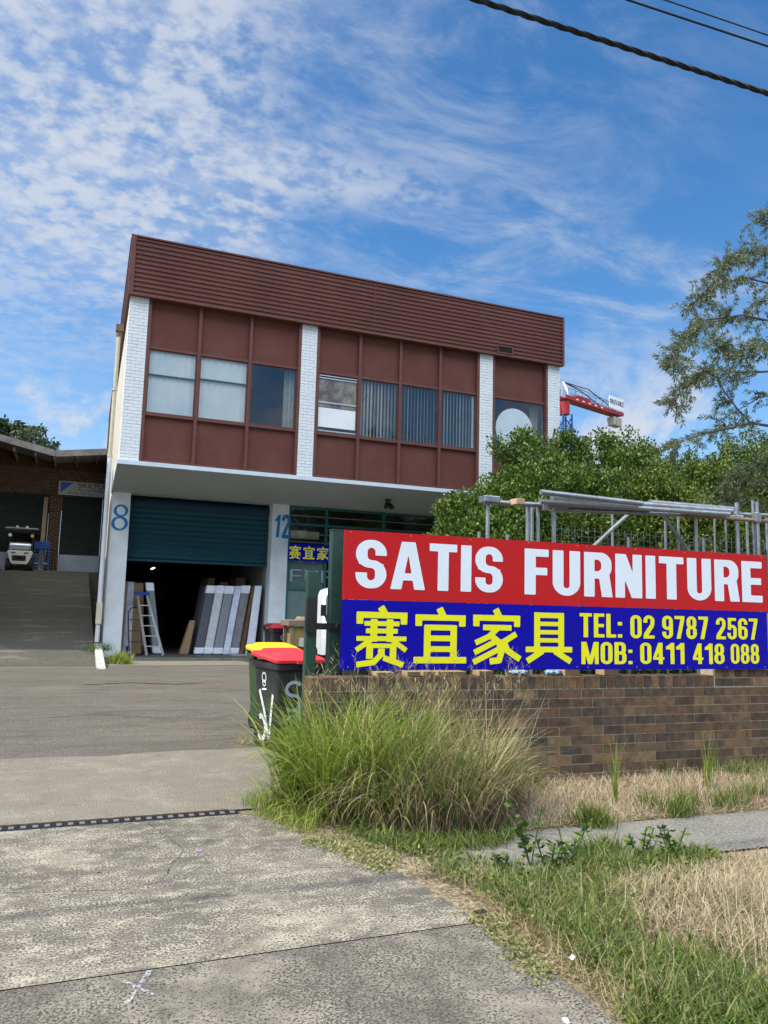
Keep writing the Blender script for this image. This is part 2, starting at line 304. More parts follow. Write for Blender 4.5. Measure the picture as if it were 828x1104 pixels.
M['conc_strip'] = groundmat('pale_concrete', [(0.36, (0.085, 0.077, 0.060)), (0.5, (0.19, 0.172, 0.133)), (0.64, (0.33, 0.30, 0.23))], [
    (0.8, 0.44, 0.68, 0.6, (0.165, 0.15, 0.12), 0.6), (3.0, 0.52, 0.66, 0.4, (0.37, 0.34, 0.265), 0.9), (5.0, 0.58, 0.68, 0.5, (0.12, 0.11, 0.09), 0.8)], fscale=80)
M['asphalt'] = groundmat('worn_asphalt', [(0.36, (0.060, 0.055, 0.045)), (0.5, (0.115, 0.105, 0.086)), (0.64, (0.22, 0.203, 0.165))], [
    (0.5, 0.46, 0.66, 0.6, (0.175, 0.158, 0.123), 0.6), (1.3, 0.52, 0.68, 0.65, (0.078, 0.072, 0.060), 0.7), (5.0, 0.60, 0.70, 0.8, (0.05, 0.045, 0.038), 0.7)], fscale=50, bumpd=0.012, stretch=(0.5, 1.5))
M['ramp'] = groundmat('dark_ramp_concrete', [(0.36, (0.036, 0.034, 0.026)), (0.5, (0.082, 0.076, 0.058)), (0.64, (0.16, 0.148, 0.115))], [
    (0.45, 0.46, 0.62, 0.7, (0.075, 0.078, 0.060), 0.3), (1.4, 0.54, 0.66, 0.5, (0.22, 0.21, 0.17), 0.4)], fscale=40, stretch=(0.5, 1.6))  # dark ramp concrete with greenish patches and some paler ones
M['path'] = groundmat('footpath_concrete', [(0.36, (0.085, 0.08, 0.072)), (0.5, (0.165, 0.158, 0.14)), (0.64, (0.27, 0.26, 0.225))], [
    (1.2, 0.47, 0.64, 0.55, (0.24, 0.225, 0.185), 0.4)], fscale=70)
M['soil'] = groundmat('dry_thatch_soil', [(0.36, (0.09, 0.07, 0.045)), (0.5, (0.21, 0.165, 0.105)), (0.64, (0.40, 0.33, 0.22))], [
    (1.1, 0.52, 0.66, 0.7, (0.06, 0.075, 0.03), 0.3)], fscale=45, bumpd=0.02)
M['ground'] = groundmat('distant_ground', [(0.30, (0.05, 0.06, 0.03)), (0.5, (0.09, 0.09, 0.05)), (0.70, (0.14, 0.13, 0.09))], [], fscale=3)
M['road'] = groundmat('road_asphalt', [(0.30, (0.04, 0.04, 0.04)), (0.5, (0.07, 0.07, 0.068)), (0.70, (0.12, 0.12, 0.115))], [], fscale=60)
M['yard'] = groundmat('yard_dirt', [(0.30, (0.09, 0.08, 0.06)), (0.5, (0.15, 0.13, 0.10)), (0.70, (0.22, 0.20, 0.16))], [], fscale=20)

G_HEDGE = leafmat('hedge_leaf', [(0, (0.030, 0.062, 0.009)), (0.45, (0.068, 0.128, 0.015)), (0.85, (0.13, 0.20, 0.028)), (1, (0.24, 0.28, 0.055))], 0.42, 0.25)
G_HEDGE2 = leafmat('hedge_leaf_yellow', [(0, (0.038, 0.072, 0.011)), (0.5, (0.085, 0.14, 0.018)), (0.85, (0.17, 0.22, 0.032)), (1, (0.38, 0.39, 0.09))], 0.45, 0.3)
G_NARROW = leafmat('grey_green_narrow_leaf', [(0, (0.070, 0.095, 0.045)), (0.5, (0.135, 0.175, 0.085)), (0.85, (0.22, 0.26, 0.14)), (1, (0.36, 0.38, 0.22))], 0.5, 0.3)
G_GUM = leafmat('gum_leaf', [(0, (0.030, 0.050, 0.020)), (0.6, (0.060, 0.085, 0.032)), (1, (0.11, 0.13, 0.06))], 0.5, 0.2)
G_TALL = leafmat('tall_green_blade', [(0, (0.10, 0.17, 0.018)), (0.35, (0.18, 0.27, 0.03)), (0.72, (0.30, 0.37, 0.055)), (1, (0.46, 0.44, 0.15))], 0.5, 0.35)
G_STRAW = leafmat('straw_blade', [(0, (0.22, 0.165, 0.08)), (0.5, (0.42, 0.34, 0.18)), (1, (0.60, 0.52, 0.32))], 0.7, 0.25)
G_DEAD = leafmat('dead_thatch', [(0, (0.21, 0.155, 0.085)), (0.5, (0.40, 0.32, 0.195)), (1, (0.60, 0.51, 0.35))], 0.8, 0.2)
G_LOW = None
G_SHORT = leafmat('short_green_blade', [(0, (0.055, 0.10, 0.015)), (0.45, (0.105, 0.17, 0.024)), (0.78, (0.18, 0.24, 0.045)), (0.9, (0.34, 0.31, 0.12)), (1, (0.42, 0.34, 0.18))], 0.5, 0.35)
G_BASE = leafmat('brown_stem_base', [(0, (0.07, 0.045, 0.03)), (1, (0.17, 0.12, 0.075))], 0.8, 0.1)

# ------------------------------------------------------------------ mesh helpers
class MB:
    def __init__(s): s.v = []; s.f = []
    def add(s, vs, fs):
        b = len(s.v); s.v += [tuple(v) for v in vs]; s.f += [tuple(b + i for i in f) for f in fs]; return s
    def box(s, x0, x1, y0, y1, z0, z1):
        vs = [(x, y, z) for z in (z0, z1) for y in (y0, y1) for x in (x0, x1)]
        return s.add(vs, [(0, 2, 3, 1), (4, 5, 7, 6), (0, 1, 5, 4), (2, 6, 7, 3), (0, 4, 6, 2), (1, 3, 7, 5)])
    def hexa(s, b, t):   # two quads (bottom ccw from above, top)
        return s.add(list(b) + list(t), [(3, 2, 1, 0), (4, 5, 6, 7), (0, 1, 5, 4), (1, 2, 6, 5), (2, 3, 7, 6), (3, 0, 4, 7)])
    def prism(s, poly, axis, a, b):  # extrude a 2D polygon along an axis; poly given in the other two axes in order
        def pt(p, t):
            return {'x': (t, p[0], p[1]), 'y': (p[0], t, p[1]), 'z': (p[0], p[1], t)}[axis]
        n = len(poly); vs = [pt(p, a) for p in poly] + [pt(p, b) for p in poly]
        fs = [tuple(range(n))[::-1], tuple(range(n, 2 * n))] + [(i, (i + 1) % n, n + (i + 1) % n, n + i) for i in range(n)]
        return s.add(vs, fs)
    def sheet(s, poly, z): return s.add([(x, y, z) for x, y in poly], [tuple(range(len(poly)))])
    def beam(s, p, q, w, h=None, up=(0, 0, 1)):
        h = h or w; p = Vector(p); q = Vector(q); d = (q - p).normalized(); u = Vector(up)
        if abs(d.dot(u)) > 0.98: u = Vector((0, 1, 0))
        a = d.cross(u).normalized() * w / 2; b = a.normalized().cross(d) * h / 2
        vs = [p - a - b, p + a - b, p + a + b, p - a + b, q - a - b, q + a - b, q + a + b, q - a + b]
        return s.add(vs, [(0, 1, 2, 3), (7, 6, 5, 4), (0, 4, 5, 1), (1, 5, 6, 2), (2, 6, 7, 3), (3, 7, 4, 0)])
    def tube(s, pts, r, n=10, r2=None, cap=True):
        pts = [Vector(p) for p in pts]; k = len(pts); vs = []
        r2 = r if r2 is None else r2
        d0 = (pts[1] - pts[0]).normalized(); ref = Vector((0, 0, 1)) if abs(d0.z) < 0.9 else Vector((1, 0, 0))
        a = d0.cross(ref).normalized()
        for i, p in enumerate(pts):
            d = (pts[min(i + 1, k - 1)] - pts[max(i - 1, 0)]).normalized()
            a = (a - d * a.dot(d)).normalized(); b = d.cross(a)
            rr = r + (r2 - r) * i / (k - 1)
            for j in range(n):
                t = 2 * math.pi * j / n; vs.append(p + a * math.cos(t) * rr + b * math.sin(t) * rr)
        fs = [(i * n + j, i * n + (j + 1) % n, (i + 1) * n + (j + 1) % n, (i + 1) * n + j) for i in range(k - 1) for j in range(n)]
        if cap: fs += [tuple(range(n))[::-1], tuple(range((k - 1) * n, k * n))]
        return s.add(vs, fs)
    def disc(s, c, ax, r, th, n=32): c = Vector(c); ax = Vector(ax).normalized(); return s.tube([c, c + ax * th], r, n)
    def xf(s, mtx):
        s.v = [tuple(mtx @ Vector(v)) for v in s.v]; return s
    def build(s, name, material, parent=None, smooth=False, bevel=0, loc=None):
        me = bpy.data.meshes.new(name); me.from_pydata(s.v, [], s.f); me.update()
        o = bpy.data.objects.new(name, me); COL.objects.link(o)
        if material: me.materials.append(material)
        if smooth:
            me.shade_smooth()
            me.set_sharp_from_angle(angle=R(35))
        if bevel:
            b = o.modifiers.new('bevel', 'BEVEL'); b.width = bevel; b.segments = 2; b.limit_method = 'ANGLE'
        if parent is not None:
            o.parent = parent
            if parent.get('unique_root') is not None: pass
        if loc: o.location = loc
        return o
def world_child(o, root):          # mesh built in world coordinates, parented to an upright empty
    o.parent = root; o.matrix_parent_inverse = root_matrix(root).inverted(); return o
def root_matrix(r): return Matrix.Translation(r.location) @ r.rotation_euler.to_matrix().to_4x4()
def tag(o, label=None, cat=None, group=None, kind=None):
    if label: o['label'] = label
    if cat: o['category'] = cat
    if group: o['group'] = group
    if kind: o['kind'] = kind
    return o
def thing(name, loc, label, cat, group=None, rz=0.0):
    o = bpy.data.objects.new(name, None); COL.objects.link(o); o.location = loc; o.rotation_euler = (0, 0, rz)
    o.empty_display_size = 0.2
    return tag(o, label, cat, group)
def part(mb, name, material, root, **k):      # world-coordinate part
    return world_child(mb.build(name, material, None, **k), root)
def sub(mb, name, material, prt, root, **k):  # world-coordinate sub-part of a part that was made by part()
    o = mb.build(name, material, None, **k); o.parent = prt
    o.matrix_parent_inverse = Matrix.Identity(4) if prt.parent is None else Matrix.Identity(4)
    return o
def copy_tree(o, parent=None):
    c = o.copy(); COL.objects.link(c)
    if parent is not None: c.parent = parent
    for ch in o.children: copy_tree(ch, c)
    return c

def fast_mesh(name, V, nper, faces_local, material, parent=None):
    """V: (N, nper, 3) array; the same face pattern for every item"""
    N = V.shape[0]; me = bpy.data.meshes.new(name)
    me.vertices.add(N * nper); me.vertices.foreach_set('co', V.reshape(-1).astype(np.float32))
    ln = [len(f) for f in faces_local]; flat = np.array([i for f in faces_local for i in f])
    loops = (np.arange(N)[:, None] * nper + flat[None, :]).reshape(-1)
    tot = np.tile(np.array(ln), N); st = np.concatenate([[0], np.cumsum(tot)[:-1]])
    me.loops.add(len(loops)); me.loops.foreach_set('vertex_index', loops.astype(np.int32))
    me.polygons.add(len(tot)); me.polygons.foreach_set('loop_start', st.astype(np.int32)); me.polygons.foreach_set('loop_total', tot.astype(np.int32))
    me.update(calc_edges=True); me.validate()
    me.materials.append(material)
    o = bpy.data.objects.new(name, me); COL.objects.link(o)
    if parent is not None: o.parent = parent
    return o

def unit(a): return a / (np.linalg.norm(a, axis=-1, keepdims=True) + 1e-9)
def leaves_mesh(name, C, D, length, width, material, parent=None, droop=0.0):
    """C centres, D main direction of each leaf; folded diamond of 6 vertices"""
    N = len(C); L = length * rng.uniform(0.65, 1.25, (N, 1)); Wd = width * rng.uniform(0.7, 1.2, (N, 1))
    D = unit(D); S = unit(np.cross(D, unit(rng.normal(size=(N, 3))))); Nn = np.cross(S, D)
    base = C; mid = C + D * L * 0.5 + Nn * L * 0.06; tip = C + D * L - np.array([0, 0, 1.0]) * L * droop
    V = np.stack([base, mid + S * Wd / 2 - Nn * Wd * 0.12, tip, mid - S * Wd / 2 - Nn * Wd * 0.12, mid], 1)
    return fast_mesh(name, V, 5, [(0, 1, 4), (1, 2, 4), (2, 3, 4), (3, 0, 4)], material, parent)

def grass_mesh(name, base, height, width, lean, curve, material, K=4, dirs=None):
    N = len(base); h = height if isinstance(height, np.ndarray) else height * rng.uniform(0.5, 1.15, N)
    az = rng.uniform(0, 2 * np.pi, N) if dirs is None else dirs
    dx = np.stack([np.cos(az), np.sin(az), np.zeros(N)], 1)
    sid = az + np.pi / 2 + rng.normal(0, 0.6, N); sd_ = np.stack([np.cos(sid), np.sin(sid), np.zeros(N)], 1)
    ln = lean * rng.uniform(0.2, 1.3, N); cv = curve * rng.uniform(0.2, 1.5, N)
    w = width * rng.uniform(0.6, 1.3, N)
    rows = []
    x = np.zeros(N); z = np.zeros(N); ang = ln.copy()
    for k in range(K + 1):
        t = k / K
        c = base + dx * x[:, None] + np.array([0, 0, 1.0]) * z[:, None]
        ww = (w * (1 - t ** 1.6) * 0.5)[:, None]
        if k < K: rows += [c - sd_ * ww, c + sd_ * ww]
        else: rows += [c]
        stp = h / K; x = x + np.sin(ang) * stp; z = z + np.cos(ang) * stp; ang = ang + cv / K * (0.5 + t)
    V = np.stack(rows, 1)
    V[:, :, 2] = np.maximum(V[:, :, 2], 0.012)
    f = [(2 * k, 2 * k + 1, 2 * k + 3, 2 * k + 2) for k in range(K - 1)] + [(2 * K - 2, 2 * K - 1, 2 * K)]
    return fast_mesh(name, V, 2 * K + 1, f, material)

# ------------------------------------------------------------------ lettering: implicit shapes -> flat meshes
def gB(x0, y0, x1, y1): return lambda X, Y: np.maximum(np.maximum(x0 - X, X - x1), np.maximum(y0 - Y, Y - y1))
def gQ(*pts):
    a = sum(pts[i][0] * pts[(i + 1) % len(pts)][1] - pts[(i + 1) % len(pts)][0] * pts[i][1] for i in range(len(pts)))
    if a < 0: pts = pts[::-1]
    def f(X, Y):
        r = np.full(X.shape, -9.0)
        for i in range(len(pts)):
            (ax, ay), (bx, by) = pts[i], pts[(i + 1) % len(pts)]
            l = math.hypot(bx - ax, by - ay) or 1; r = np.maximum(r, ((X - ax) * (by - ay) - (Y - ay) * (bx - ax)) / l)
        return r
    return f
def gRR(x0, y0, x1, y1, r):
    cx, cy, hx, hy = (x0 + x1) / 2, (y0 + y1) / 2, (x1 - x0) / 2, (y1 - y0) / 2; r = min(r, hx, hy)
    def f(X, Y):
        qx = np.abs(X - cx) - hx + r; qy = np.abs(Y - cy) - hy + r
        return np.hypot(np.maximum(qx, 0), np.maximum(qy, 0)) + np.minimum(np.maximum(qx, qy), 0) - r
    return f
def U_(*fs): return lambda X, Y: np.minimum.reduce([f(X, Y) for f in fs])
def I_(*fs): return lambda X, Y: np.maximum.reduce([f(X, Y) for f in fs])
def N_(f): return lambda X, Y: -f(X, Y)
def seg(p, q, w):
    (ax, ay), (bx, by) = p, q; l = math.hypot(bx - ax, by - ay); nx, ny = -(by - ay) / l * w / 2, (bx - ax) / l * w / 2
    return gQ((ax + nx, ay + ny), (ax - nx, ay - ny), (bx - nx, by - ny), (bx + nx, by + ny))
def path(pts, w):
    fs = [seg(a, b, w) for a, b in zip(pts, pts[1:])]
    for p in pts[1:-1]: fs.append((lambda c: (lambda X, Y: np.hypot(X - c[0], Y - c[1]) - w / 2))(p))
    return U_(*fs)

def latin(ch, t=0.21, b=0.155, w=0.56):
    ring = lambda x0, y0, x1, y1: I_(gRR(x0, y0, x1, y1, (x1 - x0) * 0.5), N_(gRR(x0 + t, y0 + b, x1 - t, y1 - b, max((x1 - x0) * 0.5 - t, 0.03))))
    if ch in 'O0': return w, ring(0, 0, w, 1)
    if ch == 'U': return w, I_(ring(0, 0, w, 2), gB(-1, -1, 2, 1))
    if ch == 'S':
        w = w + 0.03
        up = I_(ring(0, 0.42, w, 1), N_(gB(w * 0.5, 0.2, 2, 0.68))); dn = I_(ring(0, 0, w, 0.58), N_(gB(-1, 0.32, w * 0.5, 0.9)))
        return w, U_(up, dn, gQ((t * 0.6, 0.60), (t * 0.2, 0.50), (w - t * 0.6, 0.40), (w - t * 0.2, 0.5)))
    if ch == 'A':
        w = w + 0.13; return w, U_(gQ((0, 0), (t * 0.98, 0), (w / 2 + 0.05, 1), (w / 2 - t * 0.62, 1)), gQ((w, 0), (w - t * 0.98, 0), (w / 2 - 0.05, 1), (w / 2 + t * 0.62, 1)), gB(w * 0.22, 0.19, w * 0.78, 0.19 + b * 0.9))
    if ch == 'T': w -= 0.0; return w, U_(gB(0, 1 - b, w, 1), gB(w / 2 - t / 2, 0, w / 2 + t / 2, 1))
    if ch == 'I': return t, gB(0, 0, t, 1)
    if ch == 'F': w -= 0.09; return w, U_(gB(0, 0, t, 1), gB(0, 1 - b, w, 1), gB(0, 0.43, w * 0.94, 0.43 + b))
    if ch == 'E': w -= 0.06; return w, U_(gB(0, 0, t, 1), gB(0, 1 - b, w, 1), gB(0, 0.43, w * 0.95, 0.43 + b), gB(0, 0, w, b))
    if ch == 'L': w -= 0.09; return w, U_(gB(0, 0, t, 1), gB(0, 0, w, b))
    if ch == 'N': w += 0.02; return w, U_(gB(0, 0, t * 0.93, 1), gB(w - t * 0.93, 0, w, 1), gQ((0, 1), (t * 1.05, 1), (w, 0), (w - t * 1.05, 0)))
    if ch == 'M': w += 0.2; return w, U_(gB(0, 0, t * 0.9, 1), gB(w - t * 0.9, 0, w, 1), gQ((0, 1), (t * 1.15, 1), (w / 2 + t * 0.45, 0), (w / 2 - t * 0.45, 0)), gQ((w, 1), (w - t * 1.15, 1), (w / 2 - t * 0.45, 0), (w / 2 + t * 0.45, 0)))
    if ch == 'R':
        w += 0.02; bowl = I_(gRR(-0.5, 0.41, w, 1, 0.25), N_(gRR(-0.5, 0.41 + b, w - t, 1 - b, 0.1)), gB(0, -1, 2, 2))
        return w, U_(gB(0, 0, t, 1), bowl, gQ((w - t - 0.06, 0.5), (w - 0.05, 0.5), (w + 0.02, 0), (w - t + 0.01, 0)))
    if ch == 'B':
        w += 0.01; f = lambda y0, y1, ww: I_(gRR(-0.5, y0, ww, y1, 0.2), N_(gRR(-0.5, y0 + b, ww - t, y1 - b, 0.07)), gB(0, -1, 2, 2))
        return w, U_(gB(0, 0, t, 1), f(0, 0.58, w), f(0.44, 1, w - 0.02))
    if ch == '1': w = 0.36; return w, U_(gB(w - t, 0, w, 1), gQ((0, 0.69), (w - t + 0.01, 0.69), (w - t + 0.01, 0.97), (0, 0.81)))
    if ch == '2': return w, U_(I_(ring(0, 0.38, w, 1), gB(-1, 0.62, 2, 2), N_(gB(-1, 0, w * 0.45, 0.68))), gQ((w - t, 0.63), (w, 0.66), (w - 0.04, 0.5), (t + 0.02, b - 0.02), (0, b - 0.02), (0.04, 0.24)), gB(0, 0, w, b))
    if ch == '4': return w, U_(gB(w - t - 0.07, 0, w - 0.07, 1), gB(0, 0.2, w, 0.2 + b * 0.9), gQ((0, 0.33), (w - t - 0.08, 1), (w - 0.08, 1), (t * 0.85, 0.33)))
    if ch == '5': return w, U_(gB(0.04, 1 - b, w - 0.02, 1), gB(0.04, 0.44, 0.04 + t * 0.9, 1), I_(ring(0, 0, w, 0.68), N_(gB(-1, 0.30, w * 0.4, 0.48)), N_(gB(-1, 0.4, 0.03, 2))))
    if ch == '6': return w, U_(I_(ring(0, 0, w, 1), N_(gB(w * 0.5, 0.4, 2, 0.70))), ring(0, 0, w, 0.62))
    if ch == '9': a = latin('6', t, b, w)[1]; return w, lambda X, Y: a(w - X, 1 - Y)
    if ch == '7': w -= 0.03; return w, U_(gB(0, 1 - b, w, 1), gQ((w - t * 1.05, 1 - b), (w, 1 - b), (0.08 + t, 0), (0.08, 0)))
    if ch == '8': return w, U_(ring(0, 0, w, 0.57), ring(0.015, 0.44, w - 0.015, 1))
    if ch == ':': return t, U_(gB(0, 0, t, t * 0.85), gB(0, 0.52, t, 0.52 + t * 0.85))
    if ch == ' ': return 0.22, None
    if ch == 'X': w = 0.8; return w, U_(seg((0, 0), (w, 1), b), seg((0, 1), (w, 0), b))
    if ch == 'V': w += 0.1; return w, U_(gQ((0, 1), (t, 1), (w / 2 + 0.05, 0), (w / 2 - t * 0.5, 0)), gQ((w, 1), (w - t, 1), (w / 2 - 0.05, 0), (w / 2 + t * 0.5, 0)))
    if ch == 'D': return w, U_(gB(0, 0, t, 1), I_(gRR(-0.5, 0, w, 1, 0.28), N_(gRR(-0.5, b, w - t, 1 - b, 0.15)), gB(0, -1, 2, 2)))
    if ch == 'C': return w, I_(ring(0, 0, w, 1), N_(gB(w * 0.5, 0.34, 2, 0.66)))
    return 0.3, None
def cjk(ch, k=1.0):
    H, V = 0.105 * k, 0.125 * k
    hb = lambda y, a, b_, w=H: gB(a, y - w / 2, b_, y + w / 2)
    vb = lambda x, a, b_, w=V: gB(x - w / 2, a, x + w / 2, b_)
    roof = lambda y: [seg((0.47, 1.02), (0.55, y + 0.02), 0.13 * k), hb(y, 0.02, 0.98, 0.11 * k), vb(0.085, y - 0.16, y), vb(0.915, y - 0.16, y)]
    if ch == '宜': return U_(*roof(0.84), vb(0.25, 0.03, 0.70), vb(0.75, 0.03, 0.70), hb(0.655, 0.2, 0.8), hb(0.455, 0.2, 0.8), hb(0.255, 0.2, 0.8), hb(0.05, 0, 1, 0.12 * k))
    if ch == '家': return U_(*roof(0.85), hb(0.67, 0.22, 0.80), path([(0.52, 0.66), (0.34, 0.50), (0.07, 0.38)], H), path([(0.38, 0.52), (0.54, 0.40), (0.60, 0.22), (0.55, 0.06), (0.36, 0.04)], V * 0.95),
        seg((0.50, 0.42), (0.05, 0.20), H), seg((0.57, 0.28), (0.03, 0.02), H), seg((0.90, 0.56), (0.60, 0.38), H * 1.05), path([(0.62, 0.46), (0.72, 0.24), (0.98, 0.08)], V * 0.95))
    if ch == '赛': return U_(*roof(0.87), hb(0.72, 0.17, 0.83, 0.085 * k), hb(0.59, 0.2, 0.8, 0.085 * k), hb(0.455, 0.03, 0.97, 0.085 * k), vb(0.35, 0.40, 0.80), vb(0.65, 0.40, 0.80),
        seg((0.34, 0.46), (0.03, 0.25), 0.09 * k), seg((0.66, 0.46), (0.97, 0.25), 0.09 * k), vb(0.28, 0.10, 0.36), vb(0.72, 0.10, 0.36), hb(0.33, 0.22, 0.78, 0.08 * k),
        vb(0.5, 0.14, 0.28), path([(0.5, 0.18), (0.36, 0.04), (0.04, 0.0)], 0.1 * k), seg((0.54, 0.12), (0.92, -0.01), 0.1 * k))
    if ch == '具': return U_(vb(0.24, 0.25, 1.0), vb(0.76, 0.25, 1.0), hb(0.945, 0.2, 0.8), hb(0.775, 0.2, 0.8, 0.085 * k), hb(0.61, 0.2, 0.8, 0.085 * k), hb(0.45, 0.2, 0.8, 0.085 * k), hb(0.27, 0, 1, 0.11 * k),
        seg((0.36, 0.24), (0.03, 0.04), 0.12 * k), seg((0.62, 0.24), (0.97, 0.03), 0.12 * k))
def march(f, w, res=56):
    """(verts, faces) of {f<0} inside the box (-.05..w+.05, -.05..1.05)"""
    h = 1.0 / res; x0, y0 = -0.05, -0.06; nx = int((w + 0.12) / h) + 1; ny = int(1.14 / h) + 1
    gx = x0 + np.arange(nx + 1) * h; gy = y0 + np.arange(ny + 1) * h
    X, Y = np.meshgrid(gx, gy, indexing='ij'); F = f(X, Y)
    vs, fs = [], []
    ins = F < 0
    cnt = ins[:-1, :-1].astype(int) + ins[1:, :-1] + ins[1:, 1:] + ins[:-1, 1:]
    for j in range(ny):
        i = 0
        while i < nx:
            c = cnt[i, j]
            if c == 4:
                k = i
                while k < nx and cnt[k, j] == 4: k += 1
                b = len(vs); vs += [(gx[i], gy[j]), (gx[k], gy[j]), (gx[k], gy[j + 1]), (gx[i], gy[j + 1])]; fs.append((b, b + 1, b + 2, b + 3)); i = k; continue
            if c:
                cs = [(i, j), (i + 1, j), (i + 1, j + 1), (i, j + 1)]; poly = []
                for a in range(4):
                    p, q = cs[a], cs[(a + 1) % 4]; fp, fq = F[p], F[q]
                    if fp < 0: poly.append((gx[p[0]], gy[p[1]]))
                    if (fp < 0) != (fq < 0):
                        t = fp / (fp - fq); poly.append((gx[p[0]] + (gx[q[0]] - gx[p[0]]) * t, gy[p[1]] + (gy[q[1]] - gy[p[1]]) * t))
                if len(poly) >= 3: b = len(vs); vs += poly; fs.append(tuple(range(b, b + len(poly))))
            i += 1
    return vs, fs
_gc = {}
def glyph(ch, style):
    if (ch, style) not in _gc:
        if style == 'cjk': _gc[(ch, style)] = (1.0, march(cjk(ch), 1.0, 72))
        else:
            w, f = latin(ch, *style); _gc[(ch, style)] = (w, march(f, w) if f else ([], []))
    return _gc[(ch, style)]
def write(mb, text, u0, u1, z0, z1, to3d, style=(0.21, 0.155, 0.56), gap=0.07):
    """fit text between u0..u1 and z0..z1; z0/z1 may be functions of u"""
    gl = [glyph(c, style) for c in text]; tot = sum(g[0] for g in gl) + gap * (len(gl) - 1); s = (u1 - u0) / tot; u = u0
    for w, (vs, fs) in gl:
        mb.add([to3d(u + x * s, z0 + (z1 - z0) * y) for x, y in vs], fs); u += (w + gap) * s
def font_text(body, size, to3d, sx=1.0, shear=0.0):
    c = bpy.data.curves.new('t', 'FONT'); c.body = body; c.size = size; c.shear = shear
    o = bpy.data.objects.new('t', c); COL.objects.link(o)
    dg = bpy.context.evaluated_depsgraph_get(); me = bpy.data.meshes.new_from_object(o.evaluated_get(dg))
    mb = MB(); mb.add([to3d(v.co.x * sx, v.co.y) for v in me.vertices], [tuple(p.vertices) for p in me.polygons])
    bpy.data.objects.remove(o); bpy.data.curves.remove(c); bpy.data.meshes.remove(me); return mb

def bricks_face(mb, u0, u1, z0, z1, place, L=0.230, H=0.076, jt=0.010, d=0.0, jit=0.0015):
    """separate box islands; place(u, z, depth) -> xyz; depth 0 is the face, positive goes in"""
    z = z0; row = 0
    while z < z1 - 0.02:
        u = u0 - (0 if row % 2 == 0 else (L + jt) / 2)
        while u < u1 - 0.005:
            a, b = max(u, u0), min(u + L, u1)
            if b - a > 0.02:
                jx = random.uniform(-jit, jit); zt = min(z + H, z1)
                c = [place(a, z, jx), place(b, z, jx), place(b, zt, jx), place(a, zt, jx)]; e = [place(a, z, 0.03), place(b, z, 0.03), place(b, zt, 0.03), place(a, zt, 0.03)]
                mb.add(c + e, [(0, 1, 2, 3), (0, 4, 5, 1), (1, 5, 6, 2), (2, 6, 7, 3), (3, 7, 4, 0)])
            u += L + jt
        z += H + jt; row += 1

# ================================================================== THE SETTING
def struct(name, mb, m): return tag(mb.build(name, m), kind='structure')
g = MB(); g.sheet([(-900, -900), (900, -900), (900, 900), (-900, 900)], -0.05); struct('ground', g, M['ground'])
g = MB(); g.sheet([(-60, -60), (80, -60), (80, -19.9), (-60, -19.9)], -0.03); struct('road', g, M['road'])
YJ = -16.49
# driveway crossing (curved right edge read from the picture)
edge = [(0.38, -14.16), (0.50, -14.30), (0.62, -14.6), (0.66, -14.95), (0.86, -15.35), (1.00, -15.72), (1.05, -16.1), (1.10, YJ)]
g = MB(); g.sheet([(-14, -14.16)] [::-1] + [(-14, YJ)] + [(1.10, YJ)] + edge[::-1][1:], 0.0); struct('driveway', g, M['conc_front'])
g = MB(); g.sheet([(-14, -19.9), (1.35, -19.9), (1.30, -18.4), (1.13, -17.5), (1.14, -17.0), (1.12, YJ - 0.005), (-14, YJ - 0.005)], -0.002); struct('driveway_apron', g, M['conc_low'])
g = MB(); g.box(-14, 1.11, YJ - 0.005, YJ, -0.03, -0.004); struct('driveway_joint', g, M['drain_black'])
g = MB()
xs = np.linspace(-14, 1.5, 40); bound = [(x, -11.56 + 0.05 * math.sin(x * 2.1) + 0.04 * math.sin(x * 5.3 + 1) - (0.25 if x < -1.6 else 0) * 0) for x in xs]
g.sheet([(-14, -14.03), (0.55, -14.03), (1.0, -13.4), (1.5, -13.2)] + bound[::-1], 0.0); struct('concrete_strip', g, M['conc_strip'])
g = MB(); g.sheet(bound + [(6.0, -11.5), (6.0, 1.58), (-0.2, 1.58), (-0.2, -0.1), (-14, -0.1)], -0.004); struct('asphalt_yard', g, M['asphalt'])
g = MB(); g.sheet([(-0.02, -0.12), (5.2, -0.05), (5.2, 1.559), (-0.02, 1.559)], 0.0); struct('door_apron', g, M['conc_strip'])
g = MB(); g.sheet([(1.5, -13.7), (30, -13.9), (30, 1.9), (6.0, 1.9), (6.0, -11.5), (1.5, -11.52)], -0.010); struct('side_yard', g, M['yard'])
g = MB(); g.sheet([(0.3, -14.05), (1.2, -13.7), (40, -14.9), (40, -19.9), (0.9, -19.9), (0.9, -17.5), (0.8, -15.2)], -0.012); struct('verge', g, M['soil'])
g = MB(); g.sheet([(1.30, -15.18), (3.2, -15.2), (20, -15.55), (20, -16.3), (3.2, -15.97), (1.36, -15.90)], 0.004); struct('footpath', g, M['path'])
